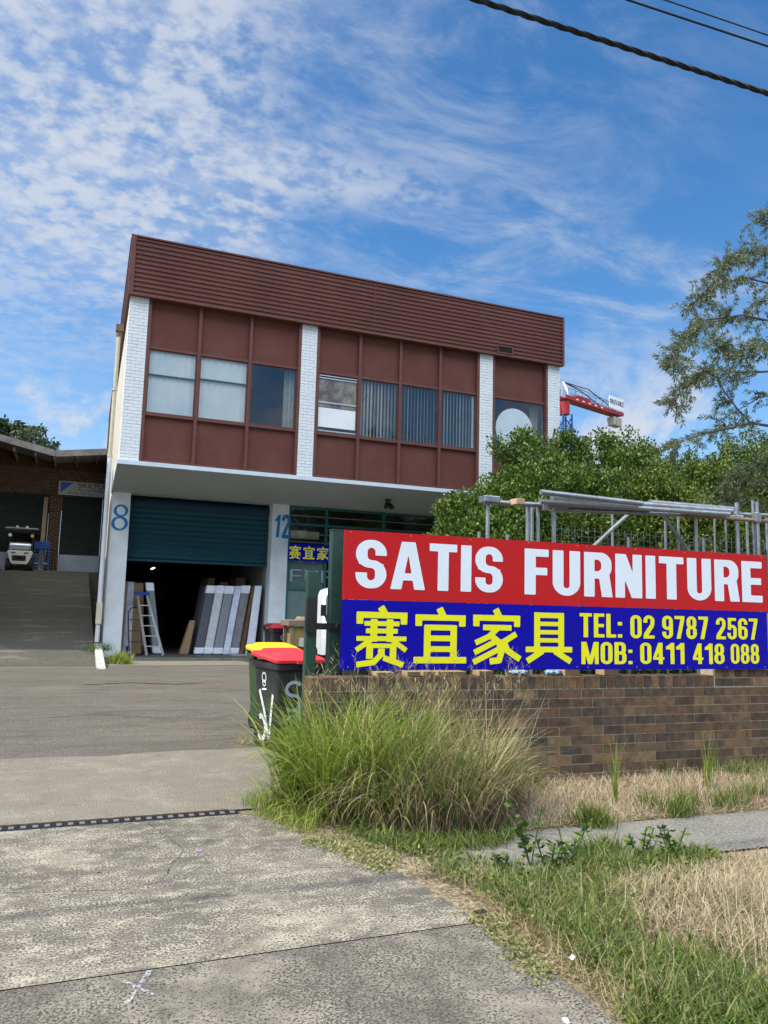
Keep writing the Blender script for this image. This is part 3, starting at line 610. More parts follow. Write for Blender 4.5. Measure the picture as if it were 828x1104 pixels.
# ramp up to the rear units
RX0, RX1 = -3.55, -0.22
rz = lambda y: 0.0 if y < -0.2 else (y + 0.2) * 0.175
g = MB(); g.hexa([(RX0, -0.22, -0.4), (RX1, -0.22, -0.4), (RX1, 15.4, -0.4), (RX0, 15.4, -0.4)], [(RX0, -0.22, 0.002), (RX1, -0.22, 0.002), (RX1, 15.4, rz(15.4)), (RX0, 15.4, rz(15.4))])
struct('ramp', g, M['ramp'])
g = MB(); g.box(-12, 3.0, 15.4, 30, -0.4, rz(15.4) - 0.003); struct('upper_yard', g, M['ramp'])
g = MB(); g.hexa([(RX1 + 0.003, -1.25, -0.02), (-0.02, -1.25, -0.02), (-0.04, 2.0, -0.02), (RX1 + 0.003, 2.0, -0.02)], [(RX1 + 0.003, -1.25, 0.03), (-0.04, -1.25, 0.01), (-0.04, 2.0, 0.42), (RX1 + 0.003, 2.0, 0.42)])
struct('ramp_kerb', g, M['kerb_white'])

# ================================================================== DRAIN
dr = thing('drain_channel', (-1.2, -14.09, 0), 'narrow slotted black drain grate running across the concrete driveway', 'drain')
g = MB(); g.box(-14, 0.36, -14.158, -14.032, -0.08, 0.001); part(g, 'channel', M['drain_black'], dr)
x = -4.2; bar = None
while x < 0.34:
    if bar is None:
        g = MB(); g.box(0, 0.035, -14.128, -14.072, -0.01, 0.005); bar = part(g, 'grate_bar', M['drain_silver'], dr); bar.location.x = x
    else:
        c = bar.copy(); COL.objects.link(c); c.location.x = x
    x += 0.075
g = MB(); g.box(-14, 0.30, -14.030, -13.998, -0.02, 0.008); part(g, 'edge_strip', M['rusty_edge'], dr)

# hairline cracks and a cable-thin tar seam in the paving
def crack(name, pts, w, z):
    vs = []; P_ = []
    for a, b in zip(pts, pts[1:]):
        for k in range(12): t = k / 12; P_.append((a[0] + (b[0] - a[0]) * t + random.uniform(-.012, .012), a[1] + (b[1] - a[1]) * t + random.uniform(-.012, .012)))
    P_.append(pts[-1])
    for i, p in enumerate(P_):
        q = P_[min(i + 1, len(P_) - 1)]; r_ = P_[max(i - 1, 0)]; d = Vector((q[0] - r_[0], q[1] - r_[1])).normalized(); ww = w * random.uniform(.3, 1.2); vs += [(p[0] - d.y * ww, p[1] + d.x * ww, z), (p[0] + d.y * ww, p[1] - d.x * ww, z)]
    g = MB(); g.add(vs, [(2 * i, 2 * i + 1, 2 * i + 3, 2 * i + 2) for i in range(len(P_) - 1)]); struct(name, g, M['crack'])
M['crack'] = mat('crack_dirt', (0.035, 0.032, 0.027), rough=1.0)
crack('paving_crack', [(-3, -15.4), (-1.6, -15.25), (-0.6, -15.5), (0.2, -15.35), (0.9, -15.6)], 0.0022, 0.0035)
crack('paving_crack', [(-0.3, -14.2), (-0.15, -14.9), (-0.35, -15.45)], 0.0018, 0.0045)
crack('paving_crack', [(-1.8, -9.0), (-0.5, -8.6), (0.4, -9.1), (1.2, -8.7)], 0.010, 0.0015)
crack('paving_crack', [(-0.6, -4.6), (0.3, -4.3), (1.1, -4.7), (1.6, -4.5)], 0.05, 0.0015)
# ================================================================== OFFICE AND WAREHOUSE BUILDING
B = thing('office_warehouse', (0, 0, 0), 'two storey maroon and white office warehouse with an open teal roller door', 'building')
SB = 2.1   # lower storey set back
def brick_pier(name, x0, x1, z0, z1, y0, depth, left=False):
    core = MB(); core.box(x0 + 0.004, x1 - 0.004, y0 + 0.012, y0 + depth, z0, z1)
    p = part(core, name, M['white_mortar'], B)
    br = MB(); bricks_face(br, x0, x1, z0 + 0.005, z1, lambda u, z, d: (u, y0 + d, z), jit=0.003)
    if left: bricks_face(br, y0 + 0.0, y0 + depth, z0 + 0.005, z1, lambda u, z, d: (x0 + d, u, z), jit=0.003)
    sub(br, 'painted_brickwork', M['white_brick'], p, B)
    return p
for x0, x1 in ((0, 0.46), (4.56, 5.0), (10.15, 10.60), (12.58, 13.02)):
    brick_pier('upper_pier', x0, x1, 5.03, 9.30, 0.0, 0.35, left=(x0 == 0))
# side and rear walls, roof, floors
SHR = 0.020      # the side wall runs slightly inwards
def shear(mb): mb.v = [(x + SHR * max(y, 0), y, z) for x, y, z in mb.v]; return mb
g = MB(); g.box(0.0, 0.2, 0.355, 2.6, 5.03, 9.30); part(shear(g), 'side_wall', M['white_side'], B)
g = MB(); g.box(0.0, 0.2, 2.602, 22, 0.0, 9.30); part(shear(g), 'side_wall', M['white_side'], B)
g = MB(); g.box(12.82, 13.02, 0.355, 22, 0.0, 9.30); part(g, 'side_wall', M['white_side'], B)
g = MB(); g.box(0.64, 12.82, 21.8, 22, 0.0, 9.30); part(g, 'rear_wall', M['white_side'], B)
g = MB(); g.hexa([(0.06, -0.018, 10.55), (13.0, -0.018, 10.55), (13.0, 21.95, 10.55), (0.5, 21.95, 10.55)], [(0.06, -0.018, 10.62), (13.0, -0.018, 10.62), (13.0, 21.95, 10.62), (0.5, 21.95, 10.62)]); part(g, 'roof', M['roof'], B)
g = MB(); g.box(0.48, 12.81, 0.40, 21.7, 9.05, 9.12); part(g, 'ceiling', M['dark_wall'], B)
g = MB(); g.box(0.48, 12.81, 0.16, 21.7, 4.97, 5.04); part(g, 'upper_floor', M['dark_wall'], B)
g = MB(); g.box(0.48, 12.81, 6.0, 6.12, 5.045, 9.04); part(g, 'partition', M['dark_wall'], B)
# canopy: thin edge at the front, sloping soffit, closed left end
g = MB(); prof = [(-0.06, 4.94), (-0.06, 5.022), (2.56, 5.022), (2.56, 4.50), (2.1, 4.50)]
g.prism([(y, z) for y, z in prof], 'x', -0.03, 12.99)
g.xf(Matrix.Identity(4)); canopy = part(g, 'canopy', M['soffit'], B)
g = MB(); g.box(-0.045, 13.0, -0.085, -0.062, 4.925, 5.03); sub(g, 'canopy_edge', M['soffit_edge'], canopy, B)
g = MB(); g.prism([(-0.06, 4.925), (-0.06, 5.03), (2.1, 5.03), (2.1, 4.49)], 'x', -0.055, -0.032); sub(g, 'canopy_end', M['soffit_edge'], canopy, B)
# fascia cladding: ribbed sheet, corner trims, capping
g = MB(); z = 9.365; zs = []
pts = []
while z < 10.80:
    pts += [(-0.10, z), (-0.10, z + 0.045), (-0.130, z + 0.060), (-0.130, z + 0.105)]; z += 0.122
pts = [(y, z) for y, z in pts if z < 10.83] + [(-0.10, 10.84)]
poly = pts + [(-0.02, 10.84), (-0.02, 9.36)]
g.prism(poly, 'x', 0.05, 13.03); fas = part(g, 'fascia_cladding', M['maroon_clad'], B)
g = MB(); prf = [(-y - 0.14, z) for y, z in pts]
g2 = MB(); g2.prism([(0.02 + (-(y) - 0.10) * -1 - 0.06, z) for y, z in pts] + [(0.05, 10.84), (0.05, 9.36)], 'y', -0.02, 22); shear(g2); sub(g2, 'side_cladding', M['maroon_clad'], fas, B)
g = MB(); g.box(-0.085, 0.06, 0.055, 22, 10.845, 10.885); shear(g); g.box(-0.075, 13.10, -0.155, 0.05, 10.845, 10.885); sub(g, 'capping', M['maroon_trim'], fas, B)
g = MB(); g.box(-0.075, 0.05, 0.025, 22, 9.29, 9.355); shear(g); g.box(-0.075, 13.10, -0.150, 0.02, 9.29, 9.355); sub(g, 'lower_trim', M['maroon_trim'], fas, B)
g = MB(); g.box(-0.078, 0.045, -0.152, -0.022, 9.36, 10.84); g.box(13.03, 13.102, -0.152, 0.0, 9.36, 10.84); sub(g, 'corner_trim', M['maroon_trim'], fas, B)
g = MB(); g.box(6.62, 6.635, -0.1335, -0.05, 9.36, 10.84); sub(g, 'sheet_lap', M['maroon_trim'], fas, B)
# air vent in the fascia
g = MB()
for a in ((10.66, 11.20, 9.36, 9.39), (10.66, 11.20, 9.57, 9.60), (10.66, 10.69, 9.39, 9.57), (11.17, 11.20, 9.39, 9.57)): g.box(a[0], a[1], -0.17, -0.10, a[2], a[3])
v = part(g, 'air_vent', M['maroon_trim'], B)
g = MB(); g.box(10.69, 11.17, -0.138, -0.134, 9.39, 9.57)
for k in range(4): g.hexa([(10.69, -0.160, 9.395 + k * .045), (11.17, -0.160, 9.395 + k * .045), (11.17, -0.140, 9.42 + k * .045), (10.69, -0.140, 9.42 + k * .045)], [(10.69, -0.160, 9.402 + k * .045), (11.17, -0.160, 9.402 + k * .045), (11.17, -0.140, 9.427 + k * .045), (10.69, -0.140, 9.427 + k * .045)])
sub(g, 'louvre', M['black_metal'], v, B)

# curtain wall groups: frame members, spandrels, windows
ZU, ZW1, ZW0, ZL = 9.30, 8.00, 6.32, 5.05
FR = 0.085
def group(x0, x1, mull):
    xs = [x0] + mull + [x1]
    e = MB()
    e.box(x0, x0 + FR, 0.0, 0.16, ZL, ZU); part(e, 'edge_frame', M['maroon_trim'], B)
    e = MB(); e.box(x1 - FR, x1, 0.0, 0.16, ZL, ZU); part(e, 'edge_frame', M['maroon_trim'], B)
    for mx in mull:
        e = MB(); e.box(mx - FR / 2, mx + FR / 2, 0.012, 0.16, ZL + 0.002, ZU - 0.002); part(e, 'mullion', M['maroon_trim'], B, bevel=0.006)
    bays = []
    for i in range(len(xs) - 1):
        a = xs[i] + (FR if i == 0 else FR / 2); b = xs[i + 1] - (FR if i == len(xs) - 2 else FR / 2)
        for zt, zb in ((ZW1 + 0.06, ZW1), (ZW0, ZW0 - 0.07), (ZL + 0.05, ZL)):
            e = MB(); e.box(a, b, 0.035, 0.16, zb, zt); part(e, 'transom', M['maroon_trim'], B)
        e = MB(); e.box(a, b, 0.115, 0.16, ZW1 + 0.06, ZU - 0.01); part(e, 'spandrel_panel', M['maroon'], B)
        e = MB(); e.box(a, b, 0.115, 0.16, ZL + 0.05, ZW0 - 0.07); part(e, 'spandrel_panel', M['maroon'], B)
        bays.append((a, b))
    return bays
g = MB(); g.box(0.47, 12.57, 0.165, 0.30, 8.07, 9.29); part(g, 'head_beam', M['dark_wall'], B)
g = MB(); g.box(0.47, 12.57, 0.022, 0.32, 9.293, 9.34); part(g, 'head_closure', M['maroon_trim'], B)
g = MB(); g.box(0.47, 12.57, 0.165, 0.30, 5.05, 6.24); part(g, 'sill_wall', M['dark_wall'], B)
bays = group(0.46, 4.56, [1.80, 3.155]) + group(5.0, 10.15, [6.30, 7.555, 8.84]) + group(10.60, 12.58, [])
def window(a, b, mid=None, label=None):
    e = MB(); w = 0.028
    e.box(a + 0.003, b - 0.003, 0.06, 0.10, ZW0 + 0.003, ZW0 + w); e.box(a + 0.003, b - 0.003, 0.06, 0.10, ZW1 - w, ZW1 - 0.003)
    e.box(a + 0.003, a + w, 0.06, 0.10, ZW0 + w, ZW1 - w); e.box(b - w, b - 0.003, 0.06, 0.10, ZW0 + w, ZW1 - w)
    win = part(e, 'window', M['maroon_trim'] if mid is None else M['maroon_trim'], B)
    if label: win['label'] = label
    if mid:
        e = MB(); e.box(a + w, b - w, 0.058, 0.102, mid - 0.018, mid + 0.018); sub(e, 'mid_rail', M['teal_frame'] if mid > 7.3 else M['alu'], win, B)
    e = MB(); e.box(a + w, b - w, 0.078, 0.083, ZW0 + w, ZW1 - w); sub(e, 'pane', M['glass'], win, B)
    return win
def vblinds(a, b, win, mname='blind_strip', tilt=50, y=0.155):
    e = MB(); x = a + 0.06
    while x < b - 0.04:
        c = MB(); c.box(-0.040, 0.040, -0.001, 0.001, ZW0 + 0.03, ZW1 - 0.01)
        c.xf(Matrix.Translation((x, y, 0)) @ Matrix.Rotation(R(tilt + random.uniform(-7, 7)), 4, 'Z')); e.add(c.v, c.f); x += 0.105
    sub(e, 'vertical_blinds', M[mname], win, B)
# bay 1 and 2: pale blinds close behind the glass
for k, (a, b) in enumerate(bays[:2]):
    win = window(a, b, mid=7.33 if k == 0 else 7.38, label='window with a drawn pale blind and a dark mid rail')
    e = MB()
    nx = 24
    for i in range(nx):   # gently sagging fabric
        xa, xb = a + 0.02 + (b - a - 0.04) * i / nx, a + 0.02 + (b - a - 0.04) * (i + 1) / nx
        ya, yb = 0.118 + 0.008 * math.sin(i * 1.7), 0.118 + 0.008 * math.sin((i + 1) * 1.7)
        e.add([(xa, ya, ZW0 + 0.01), (xb, yb, ZW0 + 0.01), (xb, yb, ZW1 - 0.01), (xa, ya, ZW1 - 0.01)], [(0, 1, 2, 3)])
    sub(e, 'roller_blind', M['blind_white'], win, B)
a, b = bays[2]; win = window(a, b, label='clear dark window with a curtain at its right edge')
e = MB()
for i in range(6): e.add([(b - 0.30 + i * .05, 0.30 + .02 * (i % 2), ZW0), (b - 0.25 + i * .05, 0.30 + .02 * ((i + 1) % 2), ZW0), (b - 0.25 + i * .05, 0.30 + .02 * ((i + 1) % 2), ZW1), (b - 0.30 + i * .05, 0.30 + .02 * (i % 2), ZW1)], [(0, 1, 2, 3)])
sub(e, 'curtain', M['blind_strip'], win, B)
a, b = bays[3]
win = window(a, b, mid=7.18, label='window with a stained brown board above and a white sheet below')
e = MB(); e.box(a + 0.03, b - 0.03, 0.088, 0.094, 7.05, 7.90); sub(e, 'stained_board', M['board_rust'], win, B)
e = MB(); e.box(a + 0.04, b - 0.04, 0.068, 0.074, 6.48, 7.03); sub(e, 'white_sheet', M['white_sheet'], win, B)
e = MB(); e.box(a + 0.03, b - 0.03, 0.05, 0.057, 6.355, 6.39); e.box(a + 0.03, b - 0.03, 0.05, 0.057, 7.86, 7.885); e.box(a + 0.03, b - 0.03, 0.05, 0.057, 7.93, 7.955); sub(e, 'louvre_track', M['alu'], win, B)
for k in (4, 5, 6):
    a, b = bays[k]; win = window(a, b, label=None)
    vblinds(a, b, win, tilt=(28, 50, 40)[k - 4])
    if k == 6:
        e = MB(); e.box(b - 0.12, b - 0.05, 0.12, 0.14, ZW0 + 0.05, ZW1 - 0.05); sub(e, 'curtain', M['curtain'], win, B)
a, b = bays[7]; win = window(a, b, label='large window with a round white disc behind the glass')
e = MB()
for i in range(6): e.add([(b - 0.32 + i * .05, 0.42 + .03 * (i % 2), ZW0), (b - 0.27 + i * .05, 0.42 + .03 * ((i + 1) % 2), ZW0), (b - 0.27 + i * .05, 0.42 + .03 * ((i + 1) % 2), ZW1), (b - 0.32 + i * .05, 0.42 + .03 * (i % 2), ZW1)], [(0, 1, 2, 3)])
sub(e, 'curtain', M['curtain'], win, B)
# the white round table top leaning against that window
td = MB(); td.disc((11.43, 0.118, 7.10), (0, -1, 0.0), 0.66, 0.022, 56)
tag(part(td, 'round_tabletop', M['white_sheet'], B), None) if False else None
o = td.build('round_tabletop', M['white_sheet'], None, bevel=0.006); tag(o, 'white round table top standing upright behind the rightmost upper window', 'table top')

# lower storey
for x0, x1, nm in ((0.0, 0.47, 'lower_pier'), (4.46, 4.96, 'lower_pier')):
    g = MB(); g.box(x0, x1, SB, SB + 0.5, 0.0, 4.52); pr = part(g, nm, M['pier_paint'], B, bevel=0.012)
    # faint scribbles and numbers painted on the face
    if x0 == 0:
        e = MB()
        def ringz(cx, cz, rx, rz, w, n=40):
            vs, fs = [], []
            for i in range(n):
                t = 2 * math.pi * i / n; ww = w * (1 + 0.25 * math.sin(t * 2 + 1))
                vs += [(cx + math.cos(t) * (rx - ww / 2), SB - 0.004, cz + math.sin(t) * (rz - ww / 2)), (cx + math.cos(t) * (rx + ww / 2), SB - 0.004, cz + math.sin(t) * (rz + ww / 2))]
            for i in range(n): j = (i + 1) % n; fs.append((2 * i, 2 * i + 1, 2 * j + 1, 2 * j))
            e.add(vs, fs)
        p8 = onY(129.5, 558, SB)
        ringz(p8.x + .01, p8.z + 0.19, 0.150, 0.145, 0.065); e2 = e; 
        ringz(p8.x - .005, p8.z - 0.16, 0.175, 0.17, 0.07)
        for q in range(len(e.v) // 2, len(e.v)): e.v[q] = (e.v[q][0], SB - 0.006, e.v[q][2])
        sub(e, 'painted_number', M['paint_blue'], pr, B)
    else:
        e = MB(); c = onY(305.5, 568, SB)
        cx, cz = c.x, c.z; k = 0.62
        f1 = U_(seg((0.20, 0.05), (0.27, 0.98), 0.15), seg((0.08, 0.72), (0.27, 0.95), 0.11))
        f2 = path([(0.46, 0.74), (0.52, 0.90), (0.66, 0.95), (0.78, 0.86), (0.78, 0.68), (0.66, 0.45), (0.50, 0.10), (0.90, 0.10)], 0.16)
        vs, fs = march(U_(f1, f2), 1.0, 48); e.add([(cx + (x - 0.5) * k * 0.92, SB - 0.005, cz + (y - 0.5) * k * 1.15) for x, y in vs], fs)
        sub(e, 'painted_number', M['paint_blue'], pr, B)
        e = MB()   # small scrawled writing low on the pier
        for r_ in range(6):
            x = x0 + 0.10 + random.uniform(0, .05)
            while x < x1 - 0.1:
                l = random.uniform(0.015, 0.04); z = 1.25 - r_ * 0.07 + random.uniform(-.008, .008)
                e.beam((x, SB - 0.004, z), (x + l * 0.6, SB - 0.004, z + random.uniform(-.02, .02)), 0.004, 0.004); x += l + random.uniform(.004, .03)
        sub(e, 'scrawl', M['black_metal'], pr, B)
# roller door
g = MB(); prof = []; z = 2.72
while z < 4.20:
    for q in range(6): prof.append((SB + 0.42 + 0.022 * math.cos(2 * math.pi * q / 6), z + 0.148 * q / 6))
    z += 0.148
poly = prof + [(SB + 0.47, prof[-1][1]), (SB + 0.47, prof[0][1])]
g.prism(poly, 'x', 0.49, 4.44); rd = part(g, 'roller_door', M['teal_door'], B)
g = MB(); g.box(0.49, 4.44, SB + 0.37, SB + 0.47, 2.66, 2.72); sub(g, 'bottom_rail', M['teal_door'], rd, B)
g = MB(); g.tube([(0.48, SB + 0.58, 4.28), (4.45, SB + 0.58, 4.28)], 0.21, 24); sub(g, 'door_drum', M['teal_dark'], rd, B, smooth=True)
# wall above the door under the soffit
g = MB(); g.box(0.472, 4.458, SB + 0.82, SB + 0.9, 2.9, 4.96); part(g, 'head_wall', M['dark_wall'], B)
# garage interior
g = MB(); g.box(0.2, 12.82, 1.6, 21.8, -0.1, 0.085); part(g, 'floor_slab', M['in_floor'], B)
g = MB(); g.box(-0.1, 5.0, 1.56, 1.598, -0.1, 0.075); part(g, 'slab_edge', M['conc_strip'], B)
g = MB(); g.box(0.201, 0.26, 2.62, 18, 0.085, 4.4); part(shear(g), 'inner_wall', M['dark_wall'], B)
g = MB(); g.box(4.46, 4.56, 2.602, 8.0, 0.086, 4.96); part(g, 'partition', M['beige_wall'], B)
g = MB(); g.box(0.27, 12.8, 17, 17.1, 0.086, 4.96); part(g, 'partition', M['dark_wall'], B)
g = MB(); g.box(1.2, 1.9, 8.6, 8.66, 2.9, 2.93)   # lit tube far inside
tl = bpy.data.materials.new('lit_tube'); tl.use_nodes = True; pt = tl.node_tree.nodes['Principled BSDF']; pt.inputs['Emission Color'].default_value = (0.9, 0.95, 1, 1); pt.inputs['Emission Strength'].default_value = 3
c = onY(165, 612, 9); g = MB(); g.beam((c.x - 0.06, 9, c.z - 0.05), (c.x + 0.08, 9.3, c.z + 0.01), 0.035); o = g.build('tube_lamp', tl); tag(o, 'small lit tube lamp high up inside the dark garage', 'lamp')

# right part: shopfront glazing
x0, x1 = 4.965, 12.82
mus = [4.985, 6.14, 8.0, 9.75, 11.5, 12.79]
for mx in mus:
    e = MB(); e.box(mx - 0.035, mx + 0.035, SB + 0.02, SB + 0.12, 0.09, 4.5); part(e, 'shopfront_mullion', M['teal_frame'], B)
for z_ in (2.02, 2.62 + .0, 3.95, 4.46):
    for i in range(5):
        if z_ == 2.62: continue
        e = MB(); e.box(mus[i] + 0.036, mus[i + 1] - 0.036, SB + 0.03, SB + 0.11, z_ - 0.03, z_ + 0.03); part(e, 'shopfront_rail', M['teal_frame'], B)
for i in range(5):
    a, b = mus[i] + 0.037, mus[i + 1] - 0.037
    e = MB(); e.box(a, b, SB + 0.06, SB + 0.09, 0.09, 1.99); part(e, 'lower_panel', M['teal_panel'], B)
    e = MB(); e.box(a, b, SB + 0.07, SB + 0.076, 2.05, 3.92); pn = part(e, 'shop_pane', M['glass_low'], B)
    e = MB(); e.box(a, b, SB + 0.07, SB + 0.076, 3.98, 4.43); part(e, 'louvre_window', M['glass_low'], B)
    e = MB()
    for z_ in (3.2, 3.42, 3.66, 4.2): e.box(a, b, SB + 0.05, SB + 0.069, z_, z_ + 0.018)
    part(e, 'glazing_bars', M['galv'], B)
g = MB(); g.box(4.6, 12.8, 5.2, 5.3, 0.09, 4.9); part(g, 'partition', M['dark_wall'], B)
g = MB(); g.box(5.1, 6.0, SB + 0.3, SB + 0.34, 3.55, 3.78); part(g, 'inside_shelf', M['wood'], B)
g = MB(); g.box(5.03, 6.10, SB + 0.10, SB + 0.11, 2.05, 2.95); part(g, 'frosted_film', M['teal_panel'], B)
# frosted letters on the glass
e = MB(); write(e, 'FURNITURE', onY(313, 625, SB).x, onY(313, 625, SB).x + 4.1, onY(313, 627, SB).z, onY(313, 613.5, SB).z, lambda u, z: (u, SB + 0.064, z), style=(0.12, 0.11, 0.62), gap=0.16)
part(e, 'glass_lettering', M['frost'], B)
e = MB(); cx = onY(331.5, 600, SB); vs, fs = glyph('具', 'cjk')[1]; e.add([(cx.x - 0.26 + x * 0.55, SB + 0.062, 2.80 + y * 0.5) for x, y in vs], fs); part(e, 'glass_lettering', M['frost'], B)
# downpipe
g = MB(); px_ = -0.155
g.tube([(px_, 1.95, 0.45), (px_, 1.95, 0.95)], 0.06, 14); g.tube([(px_, 1.95, 1.45), (px_, 1.95, 5.45)], 0.062, 14)
dp = part(g, 'downpipe', M['pvc'], B, smooth=True)
g = MB(); g.tube([(px_, 1.95, 5.45), (px_ + 0.01, 1.95, 8.85)], 0.055, 14); sub(g, 'upper_pipe', M['pvc_cream'], dp, B, smooth=True)
g = MB(); g.box(px_ - 0.07, px_ + 0.075, 1.86, 2.02, 0.93, 1.50); sub(g, 'pipe_cover', M['pvc_cream'], dp, B)
g = MB(); g.tube([(px_ + 0.01, 1.95, 8.82), (px_ + 0.01, 1.95, 8.95)], 0.075, 14)
g.box(px_ - 0.08, px_ + 0.12, 1.83, 2.07, 8.96, 9.14); sub(g, 'rain_head', M['wood_grey'], dp, B)
g = MB()
for z_ in (5.45, 7.3): g.tube([(px_, 1.95, z_ - 0.03), (px_, 1.95, z_ + 0.03)], 0.072, 14)
sub(g, 'pipe_clip', M['pvc_cream'], dp, B)
# lamp under the canopy and camera on its edge
lp = onY(418, 541, 1.0); lr = thing('security_light', (lp.x, 1.0, 4.70), 'small black twin floodlight hanging under the canopy', 'light')
g = MB(); g.tube([(lp.x, 1.0, 4.735), (lp.x, 1.0, 4.70)], 0.10, 18); part(g, 'base', M['black_metal'], lr)
g = MB(); g.tube([(lp.x, 1.0, 4.70), (lp.x + .02, 0.98, 4.60)], 0.03, 10); part(g, 'arm', M['black_metal'], lr)
for s_ in (-1, 1):
    g = MB(); g.tube([(lp.x + .04 * s_, 0.98, 4.62), (lp.x + .10 * s_, 0.86, 4.48)], 0.05, 14, r2=0.075); h_ = part(g, 'lamp_head', M['black_metal'], lr, smooth=True)
cp = onY(519, 527, -0.1); cr_ = thing('security_camera', (cp.x, -0.1, 5.03), 'small white camera on the canopy edge beside the hedge', 'camera')
g = MB(); g.box(cp.x - 0.03, cp.x + 0.03, -0.08, -0.02, 5.03, 5.13); part(g, 'bracket', M['white_sheet'], cr_)
g = MB(); g.tube([(cp.x + 0.05, 0.0, 5.16), (cp.x - 0.06, -0.2, 5.12)], 0.045, 14); cb = part(g, 'camera_body', M['white_sheet'], cr_, smooth=True)
g = MB(); g.disc((cp.x - 0.06, -0.2, 5.12), (-0.5, -0.9, -0.2), 0.036, 0.01, 14); sub(g, 'lens', M['black_metal'], cb, cr_)
# banner hung on the shopfront
a_, b_ = onY(311, 587, SB - 0.05), onY(357.5, 607, SB - 0.05)
br_ = thing('shop_banner', (4.9, SB - 0.05, 2.85), 'small blue banner with three yellow Chinese characters hung on the shopfront beside pier 12', 'banner')
zt, zb = 3.36, 2.865
e = MB(); e.box(4.97, 6.25, SB - 0.045, SB - 0.035, zb, zt); bb = part(e, 'banner_cloth', M['sign_blue'], br_)
e = MB()
for k_, ch in enumerate('赛宜家'):
    vs, fs = glyph(ch, 'cjk')[1]; u = 4.99 + k_ * 0.425; e.add([(u + x * 0.36, SB - 0.048, zb + 0.06 + y * 0.37) for x, y in vs], fs)
sub(e, 'lettering', M['sign_yellow'], bb, br_)

# ================================================================== REAR SHED
RS = thing('rear_shed', (-2, 16.5, rz(15.4)), 'dark brick rear shed with two olive roller doors and a white plinth behind the ramp', 'building')
YR = 16.5; zf = rz(15.4)
xd0, xd1 = onY(52, 560, YR).x, onY(65.5, 560, YR).x      # pillar between the doors
xr = onY(107, 600, YR).x
zp = onY(60, 597.5, YR).z; ztL = onY(26, 531, YR).z; ztR = onY(86, 536, YR).z
ev0 = onY(0, 478, 14.2); evc = onY(60, 490.5, 14.2); ev1 = onY(118, 487, 14.2)
zw = evc.z - 0.25
g = MB()
def wallbr(x0, x1, z0, z1): g.box(x0, x1, YR + 0.01, YR + 0.25, z0, z1)
wallbr(-9, -5.2, zf, zw); wallbr(-5.2, xd0, ztL, zw); wallbr(xd0, xd1, zf, zw); wallbr(xd1, xr, ztR, zw); wallbr(xr, 0.6, zf, zw)
wl = part(g, 'wall', M['mortar'], RS)
g = MB()
for a in ((-9, -5.2, zp, zw), (-5.2, xd0, ztL, zw), (xd0, xd1, zf, zw), (xd1, xr, ztR, zw), (xr, 0.6, zf, zw)): bricks_face(g, a[0], a[1], a[2], a[3], lambda u, z, d: (u, YR + d - 0.001, z))
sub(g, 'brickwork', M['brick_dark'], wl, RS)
for (x0, x1, zt) in ((-5.2, xd0, ztL), (xd1, xr, ztR)):
    g = MB(); prof = []; z = zp
    while z < zt:
        prof += [(YR + 0.13, z), (YR + 0.10, z + 0.03), (YR + 0.13, z + 0.06)]; z += 0.09
    g.prism(prof + [(YR + 0.2, prof[-1][1]), (YR + 0.2, zp)], 'x', x0 + 0.01, x1 - 0.01); part(g, 'roller_door', M['olive_door'], RS)
    g = MB(); g.box(x0 + 0.003, x1 - 0.003, YR + 0.02, YR + 0.24, zf, zp - 0.003); part(g, 'plinth', M['plinth'], RS)
g = MB(); g.hexa([(ev0.x - 3, 14.2, ev0.z + .8), (evc.x, 14.2, evc.z), (evc.x, 17, evc.z + .05), (ev0.x - 3, 17, ev0.z + .85)], [(ev0.x - 3, 14.2, ev0.z + .95), (evc.x, 14.2, evc.z + .14), (evc.x, 17, evc.z + .19), (ev0.x - 3, 17, ev0.z + 1.0)])
g.hexa([(evc.x, 14.2, evc.z), (0.6, 14.2, ev1.z), (0.6, 17, ev1.z + .05), (evc.x, 17, evc.z + .05)], [(evc.x, 14.2, evc.z + .14), (0.6, 14.2, ev1.z + .14), (0.6, 17, ev1.z + .19), (evc.x, 17, evc.z + .19)])
rf = part(g, 'roof', M['eave'], RS)
g = MB(); g.beam((ev0.x - 3, 14.16, ev0.z + .87), (evc.x, 14.16, evc.z + .05), 0.06, 0.26); g.beam((evc.x, 14.16, evc.z + .05), (0.6, 14.16, ev1.z + 0.05), 0.06, 0.26); sub(g, 'gutter', M['eave'], rf, RS)
for x in (-4.6, -3.4, -2.6, -1.86, -1.0, -0.2):
    zt_ = evc.z + abs(x - evc.x) * (ev0.z - evc.z) / abs(ev0.x - evc.x) if x < evc.x else evc.z + (ev1.z - evc.z) * (x - evc.x) / (0 - evc.x)
    g = MB(); g.beam((x, 14.25, zt_ - 0.10), (x, YR, zt_ - 0.12), 0.07, 0.16); sub(g, 'rafter', M['wood_grey'], rf, RS)
g = MB(); g.hexa([(-9, 17, zw), (0, 17, zw), (0, 30, zw), (-9, 30, zw)], [(-9, 17.0, zw + 0.3), (0, 17.0, zw + 0.3), (0, 30, zw + 1.2), (-9, 30, zw + 1.2)]); part(g, 'rear_roof', M['eave'], RS)
g = MB(); g.hexa([(-9, YR + .02, zw - .01), (0, YR + .02, zw - .01), (0, YR + .22, zw - .01), (-9, YR + .22, zw - .01)], [(-9, YR + .02, ev0.z + 2.1), (0, YR + .02, ev1.z + .04), (0, YR + .22, ev1.z + .04), (-9, YR + .22, ev0.z + 2.1)]) if False else g.prism([(-9, zw - .01), (0.6, zw - .01), (0.6, ev1.z + .02), (evc.x, evc.z + .02), (ev0.x - 3, ev0.z + .82), (-9, ev0.z + .82)], 'y', YR + .02, YR + .22); part(g, 'gable_wall', M['brick_dark'], RS)
